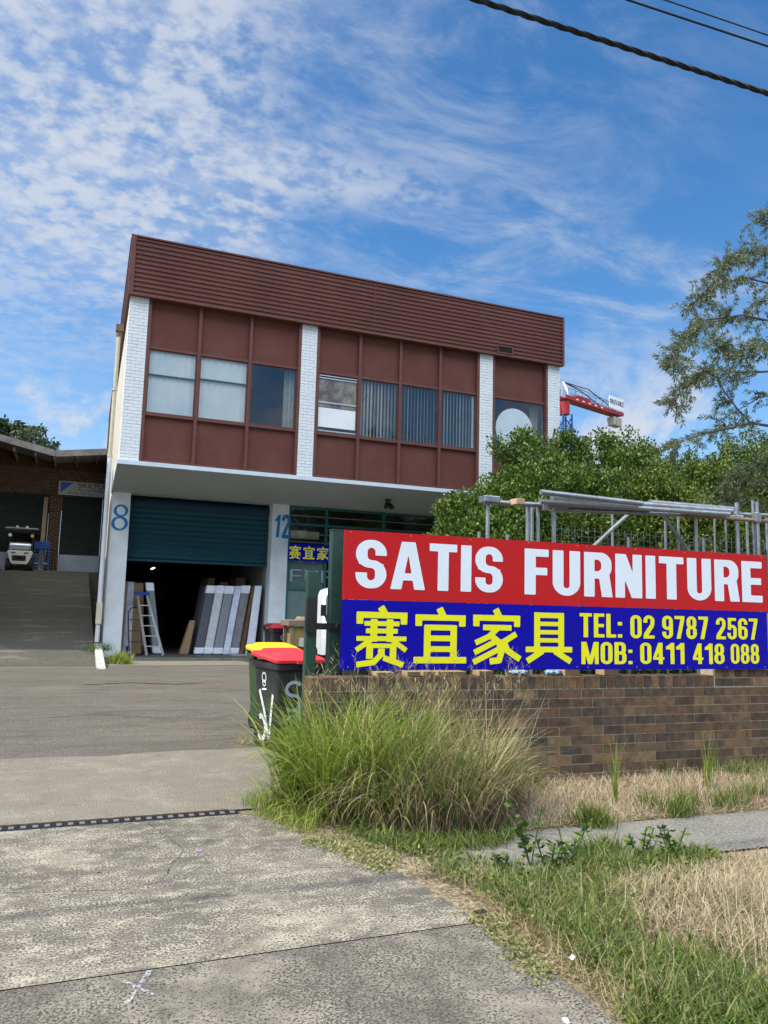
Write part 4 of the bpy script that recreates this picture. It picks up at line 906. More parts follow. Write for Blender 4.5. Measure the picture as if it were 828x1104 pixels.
# sign on the shed
s0, s1 = onY(63.5, 518, 16.35), onY(118, 521, 16.35); sb0 = onY(63.5, 533, 16.35); 
zs0, zs1 = sb0.z, s0.z
SS = thing('company_sign', (s0.x, 16.35, zs0), 'long white company sign with a blue triangle above the right rear roller door', 'sign')
g = MB(); g.box(s0.x, 0.5, 16.35, 16.42, zs0, zs1); sbd = part(g, 'sign_panel', mat('dim_sign_white', (0.42, 0.42, 0.40), rough=0.6), SS)
g = MB(); Hs = zs1 - zs0; tri = [(s0.x + 0.08, zs1 - 0.05), (s0.x + 0.62, zs1 - 0.05), (s0.x + 0.10, zs0 + 0.10)]; g.prism(tri, 'y', 16.342, 16.348); sub(g, 'logo', mat('logo_blue', (0.03, 0.10, 0.45), rough=0.5), sbd, SS)
tm = mat('sign_text_dark', (0.03, 0.035, 0.06), rough=0.6)
t3 = lambda ox, oz: (lambda x, y: (s0.x + ox + x, 16.344, zs0 + oz + y))
g = font_text('SKILFUL', Hs * 0.50, t3(0.78, Hs * 0.60), 1.15, 0.15); sub(g, 'lettering', tm, sbd, SS)
g = font_text('Air Conditioning', Hs * 0.30, t3(0.80, Hs * 0.34), 1.0, 0.1); sub(g, 'lettering', tm, sbd, SS)
g = font_text('PH: 02 9757 4122', Hs * 0.22, t3(0.42, Hs * 0.09), 1.1, 0.0); sub(g, 'lettering', tm, sbd, SS)
# leaning plank, stair beside the right door
pa, pb = onY(50, 536, 16.2), onY(45.5, 584, 15.6)
g = MB(); g.beam((pb.x, 15.5, zf), (pa.x, 16.25, pa.z), 0.16, 0.05, up=(0, 1, 0)); o = g.build('leaning_plank', M['wood_grey']); tag(o, 'long grey plank leaning upright between the forklift and the brick pillar', 'plank')
st = thing('metal_stair', (0, 15.6, zf), 'dark metal stair with handrail beside the right shed door', 'stairs')
g = MB()
for k in range(5): g.box(xr + 0.02, xr + 0.5, 15.5 + k * 0.18, 15.68 + k * 0.18, zf + 0.14 + k * 0.16, zf + 0.18 + k * 0.16)
part(g, 'tread', M['plinth'], st)
g = MB(); g.beam((xr + 0.02, 15.45, zf), (xr + 0.02, 16.4, zf + 0.9), 0.04, 0.16); part(g, 'stringer', M['black_metal'], st)
g = MB(); g.tube([(xr + 0.02, 15.45, zf), (xr + 0.02, 15.45, zf + 1.0), (xr + 0.04, 16.35, zf + 1.9)], 0.022, 8); part(g, 'handrail', M['black_metal'], st)

# unseen building, added left of the frame to cast shade on the ramp
NB = thing('ramp_shade_block', (-6, 4, 0), 'unseen tall brown brick block added left of the ramp to shade it', 'building')
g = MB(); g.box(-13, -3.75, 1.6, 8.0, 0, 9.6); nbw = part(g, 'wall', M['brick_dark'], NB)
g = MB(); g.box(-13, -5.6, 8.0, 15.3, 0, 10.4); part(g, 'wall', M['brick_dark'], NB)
g = MB(); g.box(-13.1, -3.70, 1.55, 8.05, 9.6, 9.75); part(g, 'parapet_cap', M['roof'], NB)
g = MB(); g.box(-9.5, -6.0, 1.55, 1.60, 0, 3.4); part(g, 'roller_door', M['olive_door'], NB)
for k in range(3):
    g = MB(); g.box(-12 + k * 2.8, -10.2 + k * 2.8, 1.56, 1.605, 5.6, 7.2); w_ = part(g, 'window', M['screen'], NB)
# ================================================================== SIGN, WALL, FENCE
SO = Vector((1.21706, -13.85087, 0)); SD = Vector((0.9994021, -0.03457503, 0)); SN = Vector((0.03457503, 0.9994021, 0))
def S3(u, n, z): return SO + SD * u + SN * n + Vector((0, 0, z))
def spix(x, y, n=0.0):
    d = ray(x, y); o = SO + SN * n; t = (o - CAM).dot(SN) / d.dot(SN); p = CAM + d * t; return (p - SO).dot(SD), p.z
def sbox(mb, u0, u1, n0, n1, z0, z1):
    b = [S3(u0, n0, z0), S3(u1, n0, z0), S3(u1, n1, z0), S3(u0, n1, z0)]; t = [v + Vector((0, 0, z1 - z0)) for v in b]; return mb.hexa(b, t)
SG = thing('furniture_sign', S3(0, 0, 1.02), 'big red and blue sign board with white and yellow lettering above the brown brick wall', 'sign')
e = MB()
for a, b in ((0.0, 2.38), (2.384, 4.67)): sbox(e, a, b, 0.0, 0.008, 1.613, 2.205)
top = part(e, 'red_panel', M['sign_red'], SG)
e = MB()
for a, b in ((0.0, 2.38), (2.384, 4.65)): sbox(e, a, b, -0.002, 0.006, 1.022, 1.611)
bot = part(e, 'blue_panel', M['sign_blue'], SG)
for u in (0.02, 1.2, 2.36, 3.5, 4.6):
    e = MB(); sbox(e, u, u + 0.035, 0.010, 0.035, 1.03, 2.19); part(e, 'backing_batten', M['alu_board'], SG)
HV = (0.235, 0.165, 0.60); HP = (0.17, 0.135, 0.47)
def words(ws, y_px, mname, prt, style, gap, n):
    e = MB()
    for txt, xa, xb, ya, yb in ws:     # pixel extents: left, right, top y, bottom y at the word's centre
        u0, _ = spix(xa, (ya + yb) / 2); u1, _ = spix(xb, (ya + yb) / 2); _, zt_ = spix((xa + xb) / 2, ya); _, zb_ = spix((xa + xb) / 2, yb)
        if style == 'cjk':
            vs, fs = glyph(txt, 'cjk')[1]; e.add([S3(u0 + x * (u1 - u0), n, zb_ + y * (zt_ - zb_)) for x, y in vs], fs)
        else: write(e, txt, u0, u1, zb_, zt_, lambda u, z: S3(u, n, z), style=style, gap=gap)
    return e
for w in [('SATIS', 383.2, 542, 585.7, 636.5), ('FURNITURE', 565.3, 821.2, 598.6, 645.2)]:
    e = words([w], None, None, None, HV, 0.085, -0.0035); sub(e, 'lettering', M['sign_white'], top, SG)
for w in [('赛', 382.3, 439.7, 655.3, 716.5), ('宜', 446, 502.7, 656.8, 714.6), ('家', 508.5, 561.5, 657.8, 715.3), ('具', 566.5, 616.5, 660.5, 715)]:
    e = words([w], None, None, None, 'cjk', 0, -0.0055); sub(e, 'lettering', M['sign_yellow'], bot, SG)
for w in [('TEL:', 624.6, 670.3, 661.5, 687.2), ('02', 679.2, 705.2, 663.3, 688.3), ('9787', 713.5, 763, 664.3, 688.8), ('2567', 771.6, 816.4, 666.4, 689.4),
          ('MOB:', 626.5, 681.5, 692.2, 716), ('0411', 689.8, 737.5, 693, 715.9), ('418', 746.6, 780.6, 693.8, 715.9), ('088', 787.4, 818, 694.2, 715.6)]:
    e = words([w], None, None, None, HP, 0.075, -0.0055); sub(e, 'lettering', M['sign_yellow'], bot, SG)

for u_ in (0.06, 0.62, 1.2, 1.8, 2.32, 2.44, 3.0, 3.6, 4.1, 4.6):
    for z_ in (2.185, 1.045):
        e = MB(); c_ = S3(u_ + random.uniform(-.01, .01), -0.002, z_ + random.uniform(-.004, .004)); e.tube([c_, c_ - SN * 0.003], 0.0042, 8); sub(e, 'rivet', M['alu_board'], top if z_ > 1.6 else bot, SG)
# brick wall: real bricks with raked joints
BW = thing('brick_wall', S3(2, 0.1, 0), 'low brown face brick wall under the sign, its right end stepping higher', 'wall')
WN0, WN1, WU0, WU1, WST = 0.035, 0.265, -0.235, 9.0, 3.99
zrow = -0.10; rows = 11; zt = 0.846
e = MB(); sbox(e, WU0 + 0.006, WU1, WN0 + 0.007, WN1 - 0.007, -0.12, 0.945); sbox(e, WST + 0.006, WU1 - 0.004, WN0 + 0.009, WN1 - 0.009, 0.945, 1.20)
core = part(e, 'mortar', M['mortar'], BW)
e = MB(); bricks_face(e, WU0, WU1, -0.10, 0.845, lambda u, z, d: S3(u, WN0 + d, z), jit=0.002)
part(e, 'brickwork', M['brick'], BW)
e = MB(); bricks_face(e, WN0, WN1, -0.10, 0.845, lambda u, z, d: S3(WU0 + d, u, z)); part(e, 'brickwork', M['brick'], BW)
e = MB(); bricks_face(e, WU0, WU1, -0.10, 0.845, lambda u, z, d: S3(u, WN1 - d, z)); part(e, 'brickwork', M['brick'], BW)
def soldier(u0, u1, z0, z1, w=0.076, jt=0.010):
    u = u0; e = MB()
    while u < u1 - 0.03:
        j = random.uniform(-0.0025, 0.0025); k = random.uniform(-0.002, 0.002); sbox(e, u, min(u + w, u1), WN0 - 0.004 + j, WN1 + 0.004 + j, z0, z1 + k); u += w + jt
    return e
part(soldier(WU0 - 0.002, WST - 0.01, 0.848, 0.955), 'coping_course', M['brick'], BW, bevel=0.003)
e = MB(); bricks_face(e, WST, WU1, 0.852, 0.93, lambda u, z, d: S3(u, WN0 + d, z)); bricks_face(e, WST, WU1, 0.938, 1.09, lambda u, z, d: S3(u, WN0 + d, z), L=0.076)
part(e, 'raised_brickwork', M['brick'], BW)
part(soldier(WST, WU1, 1.10, 1.21), 'raised_coping_course', M['brick'], BW, bevel=0.003)
# faded board beyond the sign's right end
PB = thing('faded_board', S3(5.2, 0, 1.2), 'faded pink board just beyond the right end of the sign', 'board')
e = MB(); sbox(e, 4.672, 5.9, 0.012, 0.022, 1.212, 1.60); part(e, 'panel', M['pink_banner'], PB)
# fence behind the sign
FN = 0.36
FC = thing('picket_fence', S3(2, FN, 0), 'dark green steel picket fence standing behind the sign and the brick wall', 'fence')
for k in range(1, 5):
    e = MB(); sbox(e, k * 2.35 - 0.03, k * 2.35 + 0.03, FN - 0.03, FN + 0.03, 0, 2.02); part(e, 'post', M['green_steel'], FC)
for z_ in (0.30, 1.85):
    for k in range(4):
        e = MB(); sbox(e, k * 2.35 + 0.065 if k else 0.03, (k + 1) * 2.35 - 0.032, FN - 0.018, FN + 0.018, z_, z_ + 0.035); part(e, 'rail', M['green_steel'], FC)
u = 0.12; pk = []
first = None
while u < 9.2:
    if min(abs(u - k * 2.35) for k in range(5)) > 0.05:
        if first is None:
            e = MB(); sbox(e, -0.0125, 0.0125, -0.0125, 0.0125, 0.12, 1.98); e.v = [tuple(Vector(v) - SO) for v in e.v]; first = e.build('picket', M['green_steel']); first.location = S3(u, FN, 0); world_child(first, FC)
        else:
            c = first.copy(); COL.objects.link(c); c.location = S3(u, FN, 0); c.parent = FC; c.matrix_parent_inverse = first.matrix_parent_inverse.copy()
    u += 0.125
# gate posts to the left of the sign with a latch bar between them
def gpix(x, y, n=FN): return spix(x, y, n)
GP = thing('gate_post', S3(-0.03, 0.33, 0), 'tall dark green square gate post against the left end of the sign', 'post', None)
ul, zt1 = gpix(357.3, 572, 0.34); ur, _ = gpix(371.5, 572, 0.34)
e = MB(); sbox(e, ul, ur - 0.012, 0.30, 0.30 + 0.10, 0, zt1); part(e, 'post_tube', M['green_steel'], GP, bevel=0.006)
e = MB(); sbox(e, ul - 0.004, ur - 0.008, 0.296, 0.404, zt1, zt1 + 0.012); part(e, 'cap', M['green_steel'], GP)
ul2, zt2 = gpix(331.5, 616, 0.34); ur2, _ = gpix(341.8, 616, 0.34)
GL = thing('gate', S3(ul2, 0.3, 0), 'dark green steel gate post folded open beside the bins with a black latch bar', 'gate')
e = MB(); sbox(e, ul2, ur2 + 0.01, 0.31, 0.31 + 0.075, 0.05, zt2); part(e, 'gate_stile', M['green_steel'], GL, bevel=0.005)
za, zb_ = gpix(345, 688)[1], gpix(345, 694)[1]
_, zc = gpix(345, 672.5); _, zd = gpix(345, 678.5)
e = MB(); sbox(e, ul2 + 0.01, ur - 0.02, 0.275, 0.297, gpix(345, 684)[1] - 0.0 + 0.045, gpix(345, 684)[1] + 0.10); lt = part(e, 'latch_bar', M['black_metal'], GL)
e = MB(); sbox(e, ul2 - 0.012, ul2 + 0.075, 0.262, 0.305, 1.32, 1.62); sub(e, 'latch_box', M['black_metal'], lt, GL)
e = MB(); c0 = S3(ur - 0.045, 0.27, gpix(345, 684)[1] + 0.07); e.tube([c0, c0 - SN * 0.04], 0.035, 14); sub(e, 'bolt', M['black_metal'], lt, GL)
# offcuts on the wall
for k, (xa, xb, h, mt, lb) in enumerate([(404, 423, 0.035, 'wood', 'pale timber offcut lying on the wall, leftmost of the blocks'), (437, 451, 0.040, 'wood', 'small square timber offcut on the wall under the second yellow character'),
        (454, 467, 0.042, 'wood', 'timber offcut on the wall just right of the second yellow character\'s middle'), (470, 500, 0.040, 'wood', 'long timber offcut on the wall below the gap before the third character'),
        (514, 529, 0.045, 'wood', 'timber offcut on the wall under the third yellow character'), (606, 622, 0.060, 'wood', 'thick timber block on the wall left of the MOB line'), (648, 664, 0.058, 'wood', 'thick timber block on the wall under the MOB line')]):
    ua = spix(xa, 728, 0.15)[0]; ub = spix(xb, 728, 0.15)[0]
    e = MB(); sbox(e, ua, ub, 0.10, 0.24, 0.958, 0.958 + h); o = e.build('timber_block', M['wood'], None, bevel=0.003); tag(o, lb, 'timber block', 'timber blocks on the wall')
for k, (xa, xb, lb) in enumerate([(548, 566, 'crumpled blue and white bag on the wall under the third character'), (585, 603, 'crumpled pale bag on the wall below the fourth character')]):
    ua = spix(xa, 728, 0.2)[0]; ub = spix(xb, 728, 0.2)[0]
    bm = bmesh.new(); bmesh.ops.create_icosphere(bm, subdivisions=3, radius=0.5)
    for v in bm.verts: v.co *= 1 + 0.22 * math.sin(v.co.x * 17 + k) * math.cos(v.co.y * 13) + random.uniform(-.05, .05)
    me = bpy.data.meshes.new('plastic_bag'); bm.to_mesh(me); bm.free(); me.materials.append(M['rag']); o = bpy.data.objects.new('plastic_bag', me); COL.objects.link(o)
    o.location = S3((ua + ub) / 2, 0.16, 0.985); o.scale = ((ub - ua), 0.14, 0.055); tag(o, lb, 'bag')

# ================================================================== WHEELIE BINS
def make_bin(body, lid, label, name='wheelie_bin', logo=True):
    r = thing(name, (0, 0, 0), label, 'bin', 'wheelie bins')
    W_, D_, H_ = 0.56, 0.66, 0.93     # top size, base narrower
    def ring(z, w, d, oy=0.0):
        rr = 0.05; pts = []
        for cx, cy, a0 in ((w / 2 - rr, d / 2 - rr, 0), (-w / 2 + rr, d / 2 - rr, 90), (-w / 2 + rr, -d / 2 + rr, 180), (w / 2 - rr, -d / 2 + rr, 270)):
            for q in range(4): t = R(a0 + 30 * q); pts.append((cx + rr * math.cos(t), cy + rr * math.sin(t) + oy, z))
        return pts
    lv = [ring(0.03, 0.44, 0.46, -0.02), ring(0.06, 0.46, 0.48, -0.02), ring(0.86, 0.53, 0.62), ring(0.865, 0.575, 0.68), ring(H_, 0.58, 0.69), ring(H_, 0.54, 0.64), ring(0.30, 0.47, 0.5)]
    g = MB(); n = 16
    vs = [v for l in lv for v in l]; fs = [tuple(range(n))[::-1], tuple(range(6 * n, 7 * n))]
    for k in range(6): fs += [(k * n + i, k * n + (i + 1) % n, (k + 1) * n + (i + 1) % n, (k + 1) * n + i) for i in range(n)]
    g.add(vs, fs); bd = g.build('body', body, r, smooth=True)
    g = MB()
    for s_ in (-1, 1):
        g.box(0.10 * s_ - 0.012, 0.10 * s_ + 0.012, -0.335, -0.27, 0.25, 0.80)
    # lid: low dome, slightly overhanging, hinged at the back (+y)
    g = MB()
    def lring(z, w, d, oy): return ring(z, w, d, oy)
    L0 = [lring(0.935, 0.60, 0.72, 0.0), lring(0.965, 0.605, 0.725, 0.0), lring(0.985, 0.57, 0.69, 0.0), lring(0.992, 0.46, 0.56, 0.0), lring(1.022, 0.42, 0.50, 0.0), lring(1.026, 0.38, 0.46, 0.0)]
    for k, ringp in enumerate(L0):   # slope the lid: higher at the hinge
        L0[k] = [(x, y, z + 0.05 * (y + 0.36) / 0.72) for x, y, z in ringp]
    vs = [v for l in L0 for v in l]; fs = [tuple(range(n))[::-1], tuple(range(5 * n, 6 * n))]
    for k in range(5): fs += [(k * n + i, k * n + (i + 1) % n, (k + 1) * n + (i + 1) % n, (k + 1) * n + i) for i in range(n)]
    g.add(vs, fs); ld = g.build('lid', lid, r, smooth=True)
    g = MB(); g.box(-0.07, 0.07, -0.40, -0.355, 0.93, 0.965); g.build('lid_grip', lid, ld)
    g = MB(); g.tube([(-0.25, 0.40, 0.965), (0.25, 0.40, 0.965)], 0.018, 10); g.box(-0.26, -0.22, 0.33, 0.41, 0.93, 0.985); g.box(0.22, 0.26, 0.33, 0.41, 0.93, 0.985); g.build('handle', body, r)
    for s_ in (-1, 1):
        g = MB(); g.tube([(s_ * 0.17, 0.24, 0.10), (s_ * 0.218, 0.24, 0.10)], 0.10, 20); g.build('wheel', M['tyre'], r, smooth=True)
    return r
def put(o, x, y, rz_): o.location = (x, y, 0.0); o.rotation_euler = (0, 0, R(rz_)); return o
b1 = make_bin(M['black_plastic'], M['red_lid'], 'black wheelie bin with a bright red lid and white graffiti, nearest to the grass')
def stroke(pts, w, face, mname, nm='graffiti'):
    """spray mark following a bin face: pts are (s, z) on the face"""
    e = MB()
    def P(s_, z):
        k = (z - 0.06) / 0.80; off = 0.006
        if face == 'left': return Vector((-(0.23 + 0.035 * k) - off, s_ - 0.02 * (1 - k), z))
        return Vector((s_, -(0.24 + 0.07 * k) - 0.02 * (1 - k) - off, z))
    d = [Vector(p) for p in pts]
    vs, fs = [], []
    for i, p in enumerate(d):
        t = (d[min(i + 1, len(d) - 1)] - d[max(i - 1, 0)]); t = t.normalized() if t.length else Vector((0, 1)); nrm = Vector((-t.y, t.x)) * w / 2
        a, b = p + nrm, p - nrm; vs += [P(a.x, a.y), P(b.x, b.y)]
    for i in range(len(d) - 1): fs.append((2 * i, 2 * i + 1, 2 * i + 3, 2 * i + 2))
    e.add(vs, fs); return e.build(nm, M[mname], None)
def arc(cx, cz, rx, rz_, a0, a1, n=18): return [(cx + rx * math.cos(R(a0 + (a1 - a0) * i / n)), cz + rz_ * math.sin(R(a0 + (a1 - a0) * i / n))) for i in range(n + 1)]
bb1 = [c for c in b1.children if c.name.startswith('body')][0]
for nm, f, w, mt, pts in [('graffiti', 'left', 0.045, 'white_paint', [(-0.20, 0.60), (-0.15, 0.40), (-0.10, 0.14)]), ('graffiti', 'left', 0.05, 'white_paint', [(0.14, 0.62), (0.02, 0.40), (-0.08, 0.12)]),
        ('graffiti', 'left', 0.055, 'white_paint', arc(0.10, 0.22, 0.10, 0.12, 60, 320)), ('bin_emblem', 'left', 0.016, 'white_paint', arc(0.02, 0.76, 0.05, 0.05, 0, 360)), ('bin_emblem', 'left', 0.014, 'white_paint', arc(0.02, 0.70, 0.04, 0.03, 0, 360)),
        ('bin_emblem', 'left', 0.02, 'white_paint', [(-0.04, 0.64), (0.08, 0.63)]),
        ('graffiti', 'front', 0.035, 'graffiti_blue', arc(-0.06, 0.66, 0.085, 0.07, 30, 270) + arc(-0.06, 0.51, 0.085, 0.08, 90, -140)), ('graffiti', 'front', 0.03, 'graffiti_blue', arc(0.10, 0.42, 0.09, 0.09, 20, 300)), ('graffiti', 'front', 0.025, 'graffiti_blue', [(-0.20, 0.30), (-0.05, 0.38), (0.06, 0.24), (0.2, 0.30)])]:
    o = stroke(pts, w, f, mt, nm); o.parent = bb1
pb1 = onZ(290, 808, 0.03)
put(b1, pb1.x + 0.23, pb1.y + 0.25, 11)
b2 = make_bin(M['green_plastic'], M['yellow_lid'], 'dark green wheelie bin with a yellow lid, standing behind the red lidded one'); put(b2, 1.55, -10.35, 4)
b3 = copy_tree(b1); b3['label'] = 'black wheelie bin with a red lid seen between the two green posts'; put(b3, 2.36, -11.25, 4)
b4 = make_bin(M['black_plastic'], M['dark_red_lid'], 'far black wheelie bin with a dark red lid in front of pier 12')
pb4 = onY(299, 690, -0.2); put(b4, pb4.x + 0.05, 0.0, 8)
bb4 = [c for c in b4.children if c.name.startswith('body')][0]
o = stroke(arc(0.02, 0.72, 0.05, 0.05, 0, 360), 0.03, 'front', 'graffiti_blue', 'bin_emblem'); o.parent = bb4

# timber and boxes stacked behind the bins
c0, c1 = onY(309, 695, -1.0), onY(338, 668, -1.0)
TB = thing('work_table', (c0.x + .4, -1, 0), 'low timber bench with a thick worn top behind the bins', 'bench')
g = MB(); g.box(c0.x - 0.05, c1.x + 0.25, -1.3, -0.5, c1.z - 0.16, c1.z - 0.02); part(g, 'bench_top', M['wood_grey'], TB, bevel=0.01)
for xx in (c0.x + 0.02, c1.x + 0.12):
    for yy in (-1.25, -0.62):
        g = MB(); g.box(xx, xx + 0.08, yy, yy + 0.08, 0, c1.z - 0.163); part(g, 'leg', M['wood_grey'], TB)
g = MB(); g.box(c0.x + 0.11, c1.x + 0.1, -1.2, -0.6, 0.0, c1.z - 0.20); o = g.build('storage_box', M['card_yellow'], None, bevel=0.01); tag(o, 'mustard coloured box under the timber bench', 'box')
for k, (xx, w_, h_) in enumerate([(c0.x + 0.25, 0.35, 0.07), (c0.x + 0.62, 0.28, 0.12)]):
    g = MB(); g.hexa([(xx, -1.15, c1.z - .018), (xx + w_, -1.2, c1.z - .018), (xx + w_, -0.8, c1.z - .018), (xx, -0.75, c1.z - .018)], [(xx + .03, -1.1, c1.z + h_), (xx + w_ - .04, -1.15, c1.z + h_ * .8), (xx + w_ - .03, -0.85, c1.z + h_ * .9), (xx + .04, -0.8, c1.z + h_)])
    o = g.build('timber_offcut', M['card'], None, bevel=0.01); tag(o, ['flat brown offcut on the left of the timber bench', 'taller brown offcut on the right of the timber bench'][k], 'offcut')

# ================================================================== WHITE TRUCK behind the gate posts
tx = onY(342.5, 660, -3.2).x + 0.16
TK = thing('white_truck', (tx + 0.85, -2.5, 0), 'small white cab truck parked behind the gate posts, only its front corner showing', 'truck')
W2 = 0.86; cx = tx + W2
g = MB()
sec = [(0.45, 0.0, W2), (0.95, -0.03, W2), (1.18, 0.0, W2 - 0.01), (1.70, 0.22, W2 - 0.07), (1.93, 0.36, W2 - 0.16), (1.98, 0.55, W2 - 0.28)]
vs, fs = [], []
NS = 10
for z, yo, hw in sec:
    for k in range(NS + 1):
        t = -1 + 2 * k / NS; vs.append((cx + hw * t, -3.2 + yo + 0.16 * abs(t) ** 4, z))
    vs += [(cx + hw, -1.9, z), (cx - hw + 0.12, -1.9, z)]
m_ = NS + 3
for j in range(len(sec) - 1): fs += [(j * m_ + k, j * m_ + (k + 1) % m_, (j + 1) * m_ + (k + 1) % m_, (j + 1) * m_ + k) for k in range(m_)]
fs += [tuple(range(m_))[::-1], tuple(range((len(sec) - 1) * m_, len(sec) * m_))]
g.add(vs, fs); cab = part(g, 'cab', M['truck_white'], TK, smooth=True)
def tf(x, z):   # point on the cab front
    for a, b in zip(sec, sec[1:]):
        if a[0] <= z <= b[0]:
            t = (z - a[0]) / (b[0] - a[0]); yo = a[1] + (b[1] - a[1]) * t; hw = a[2] + (b[2] - a[2]) * t; return (cx + hw * x, -3.2 + yo + 0.16 * abs(x) ** 4 - 0.008, z)
g = MB(); vs = [tf(-0.93 + 1.86 * k / 12, z) for z in (1.22, 1.45, 1.68, 1.80) for k in range(13)]; g.add(vs, [(j * 13 + k, j * 13 + k + 1, (j + 1) * 13 + k + 1, (j + 1) * 13 + k) for j in range(3) for k in range(12)]); sub(g, 'windscreen', M['screen'], cab, TK)
g = MB(); g.beam(tf(-0.6, 1.24), Vector(tf(-0.2, 1.5)) + Vector((0, -0.02, 0)), 0.02); sub(g, 'wiper', M['black_metal'], cab, TK)
for s_ in (-1, 1):
    p = Vector(tf(0.74 * s_, 0.72)); g = MB(); g.tube([p, p + Vector((0, -0.03, 0))], 0.085, 18); sub(g, 'headlight', M['lamp_glass'], cab, TK)
    p = Vector(tf(0.86 * s_, 1.18)); g = MB(); g.beam(p, p + Vector((0.16 * s_, -0.08, 0.22)), 0.02); g.box(p.x + 0.16 * s_ - 0.06, p.x + 0.16 * s_ + 0.06, p.y - 0.11, p.y - 0.08, 1.33, 1.58); sub(g, 'mirror', M['black_metal'], cab, TK)
g = MB(); g.box(cx - 0.80, cx + 0.80, -3.30, -3.17, 0.30, 0.50); part(g, 'bumper', M['black_metal'], TK, bevel=0.02)
p = tf(-0.72, 1.02); g = MB(); g.box(p[0] - 0.04, p[0] + 0.05, p[1] - 0.004, p[1] + 0.02, 0.93, 1.07); sub(g, 'label', M['label_yellow'], cab, TK)
g = MB(); g.box(cx - 0.88, cx + 0.88, -1.66, 1.2, 0.55, 0.75); part(g, 'tray', M['alu'], TK)
for s_ in (-1, 1):
    for yy in (-2.45, 0.2):
        g = MB(); g.tube([(cx + s_ * 0.62, yy, 0.30), (cx + s_ * 0.82, yy, 0.30)], 0.30, 24); w_ = part(g, 'wheel', M['tyre'], TK, smooth=True)

# ================================================================== GARAGE CONTENTS
FZ = 0.087
def slab(name, mname, label, cat, xb0, xb1, xt0, xt1, y0, y1, h, group=None, bevel=0.03, ends=None, face=None):
    r = thing(name, ((xb0 + xb1) / 2, (y0 + y1) / 2, FZ), label, cat, group)
    g = MB(); dz = 0.0
    g.hexa([(xb0, y0, FZ), (xb1, y0, FZ), (xb1, y1, FZ), (xb0, y1, FZ)], [(xt0, y0, FZ + h), (xt1, y0, FZ + h), (xt1, y1, FZ + h), (xt0, y1, FZ + h)])
    b = part(g, 'core', M[mname], r, bevel=bevel)
    if ends:
        for a0, a1 in ((0.02, 0.20), (h - 0.24, h - 0.01)):
            lx = lambda z: xb0 + (xt0 - xb0) * z / h; rx = lambda z: xb1 + (xt1 - xb1) * z / h
            g = MB(); e_ = 0.006
            g.hexa([(lx(a0) - e_, y0 - e_, FZ + a0), (rx(a0) + e_, y0 - e_, FZ + a0), (rx(a0) + e_, y0 + 0.22, FZ + a0), (lx(a0) - e_, y0 + 0.22, FZ + a0)],
                   [(lx(a1) - e_, y0 - e_, FZ + a1), (rx(a1) + e_, y0 - e_, FZ + a1), (rx(a1) + e_, y0 + 0.22, FZ + a1), (lx(a1) - e_, y0 + 0.22, FZ + a1)])
            part(g, 'corner_guard', M[ends], r, bevel=0.02)
    return r
grp = 'mattresses leaning in the garage'
H = 2.0
X = lambda px_: onY(px_, 706, 2.6).x
sl = 0.27
for nm, mt, lab, a, b, e_, dy in [('mattress', 'mat_dark', 'dark grey mattress with white corner guards, leftmost of the leaning row', 209.5, 218.8, 'mat_white', 0.0),
        ('mattress', 'mat_light', 'pale grey mattress next to the leftmost dark one', 219.3, 229.0, 'mat_white', 0.03),
        ('mattress', 'mat_mid', 'mid grey mattress, third in the leaning row', 229.6, 239.2, 'mat_white', -0.02),
        ('mattress', 'plastic_wrap', 'mattress in crinkled milky plastic, fourth in the leaning row', 239.8, 247.0, None, -0.05),
        ('mattress', 'taupe', 'brownish grey mattress in clear plastic, just left of the brown board', 247.6, 257.3, 'mat_white', 0.02),
        ('mattress', 'mat_white', 'white quilted mattress, rightmost of the leaning row', 264.5, 273.5, None, -0.04)]:
    xa, xb = X(a), X(b)
    slab(nm, mt, lab, 'mattress', xa, xb, xa + sl - (0.09 if a > 264 else 0), xb + sl - (0.11 if a > 264 else 0), 2.62 + dy, 4.1 + dy, H - (0.02 if a < 240 else -0.01), grp, ends=e_)
slab('board', 'wood_brown', 'narrow brown board leaning between the two right mattresses', 'board', X(258.0), X(262.0), X(258.0) + 0.29, X(262.0) + 0.25, 2.58, 3.9, 2.0, None, 0.004)
slab('cardboard_sheet', 'card', 'short tan cardboard panel leaning against the left side of the mattress row', 'cardboard', X(194.5), X(204), X(204.5), X(209.5), 2.75, 3.1, 0.95, None, 0.02)
# pale floor mat in front
g = MB(); g.hexa([(3.45, 1.95, FZ + .002), (4.2, 1.95, FZ + .002), (4.25, 2.5, FZ + .002), (3.4, 2.5, FZ + .002)], [(3.45, 1.95, FZ + .03), (4.2, 1.95, FZ + .03), (4.25, 2.5, FZ + .03), (3.4, 2.5, FZ + .03)]); o = g.build('floor_mat', M['mat_mid']); tag(o, 'flat grey mat on the slab in front of the right mattresses', 'mat')
# more stock behind, higher up
for k, (xa, w_, yy, hh, mt) in enumerate([(2.9, 0.22, 4.6, 2.25, 'card'), (3.3, 0.25, 4.7, 2.15, 'mat_mid'), (3.8, 0.3, 4.65, 2.3, 'card')]):
    slab('stock_carton', mt, ['tall brown carton behind the left end of the mattress row', 'grey wrapped carton behind the middle of the mattress row', 'tall brown carton behind the right end of the mattress row'][k], 'carton', xa, xa + w_, xa + 0.2, xa + 0.2 + w_, yy, yy + 1.5, hh, None, 0.02)
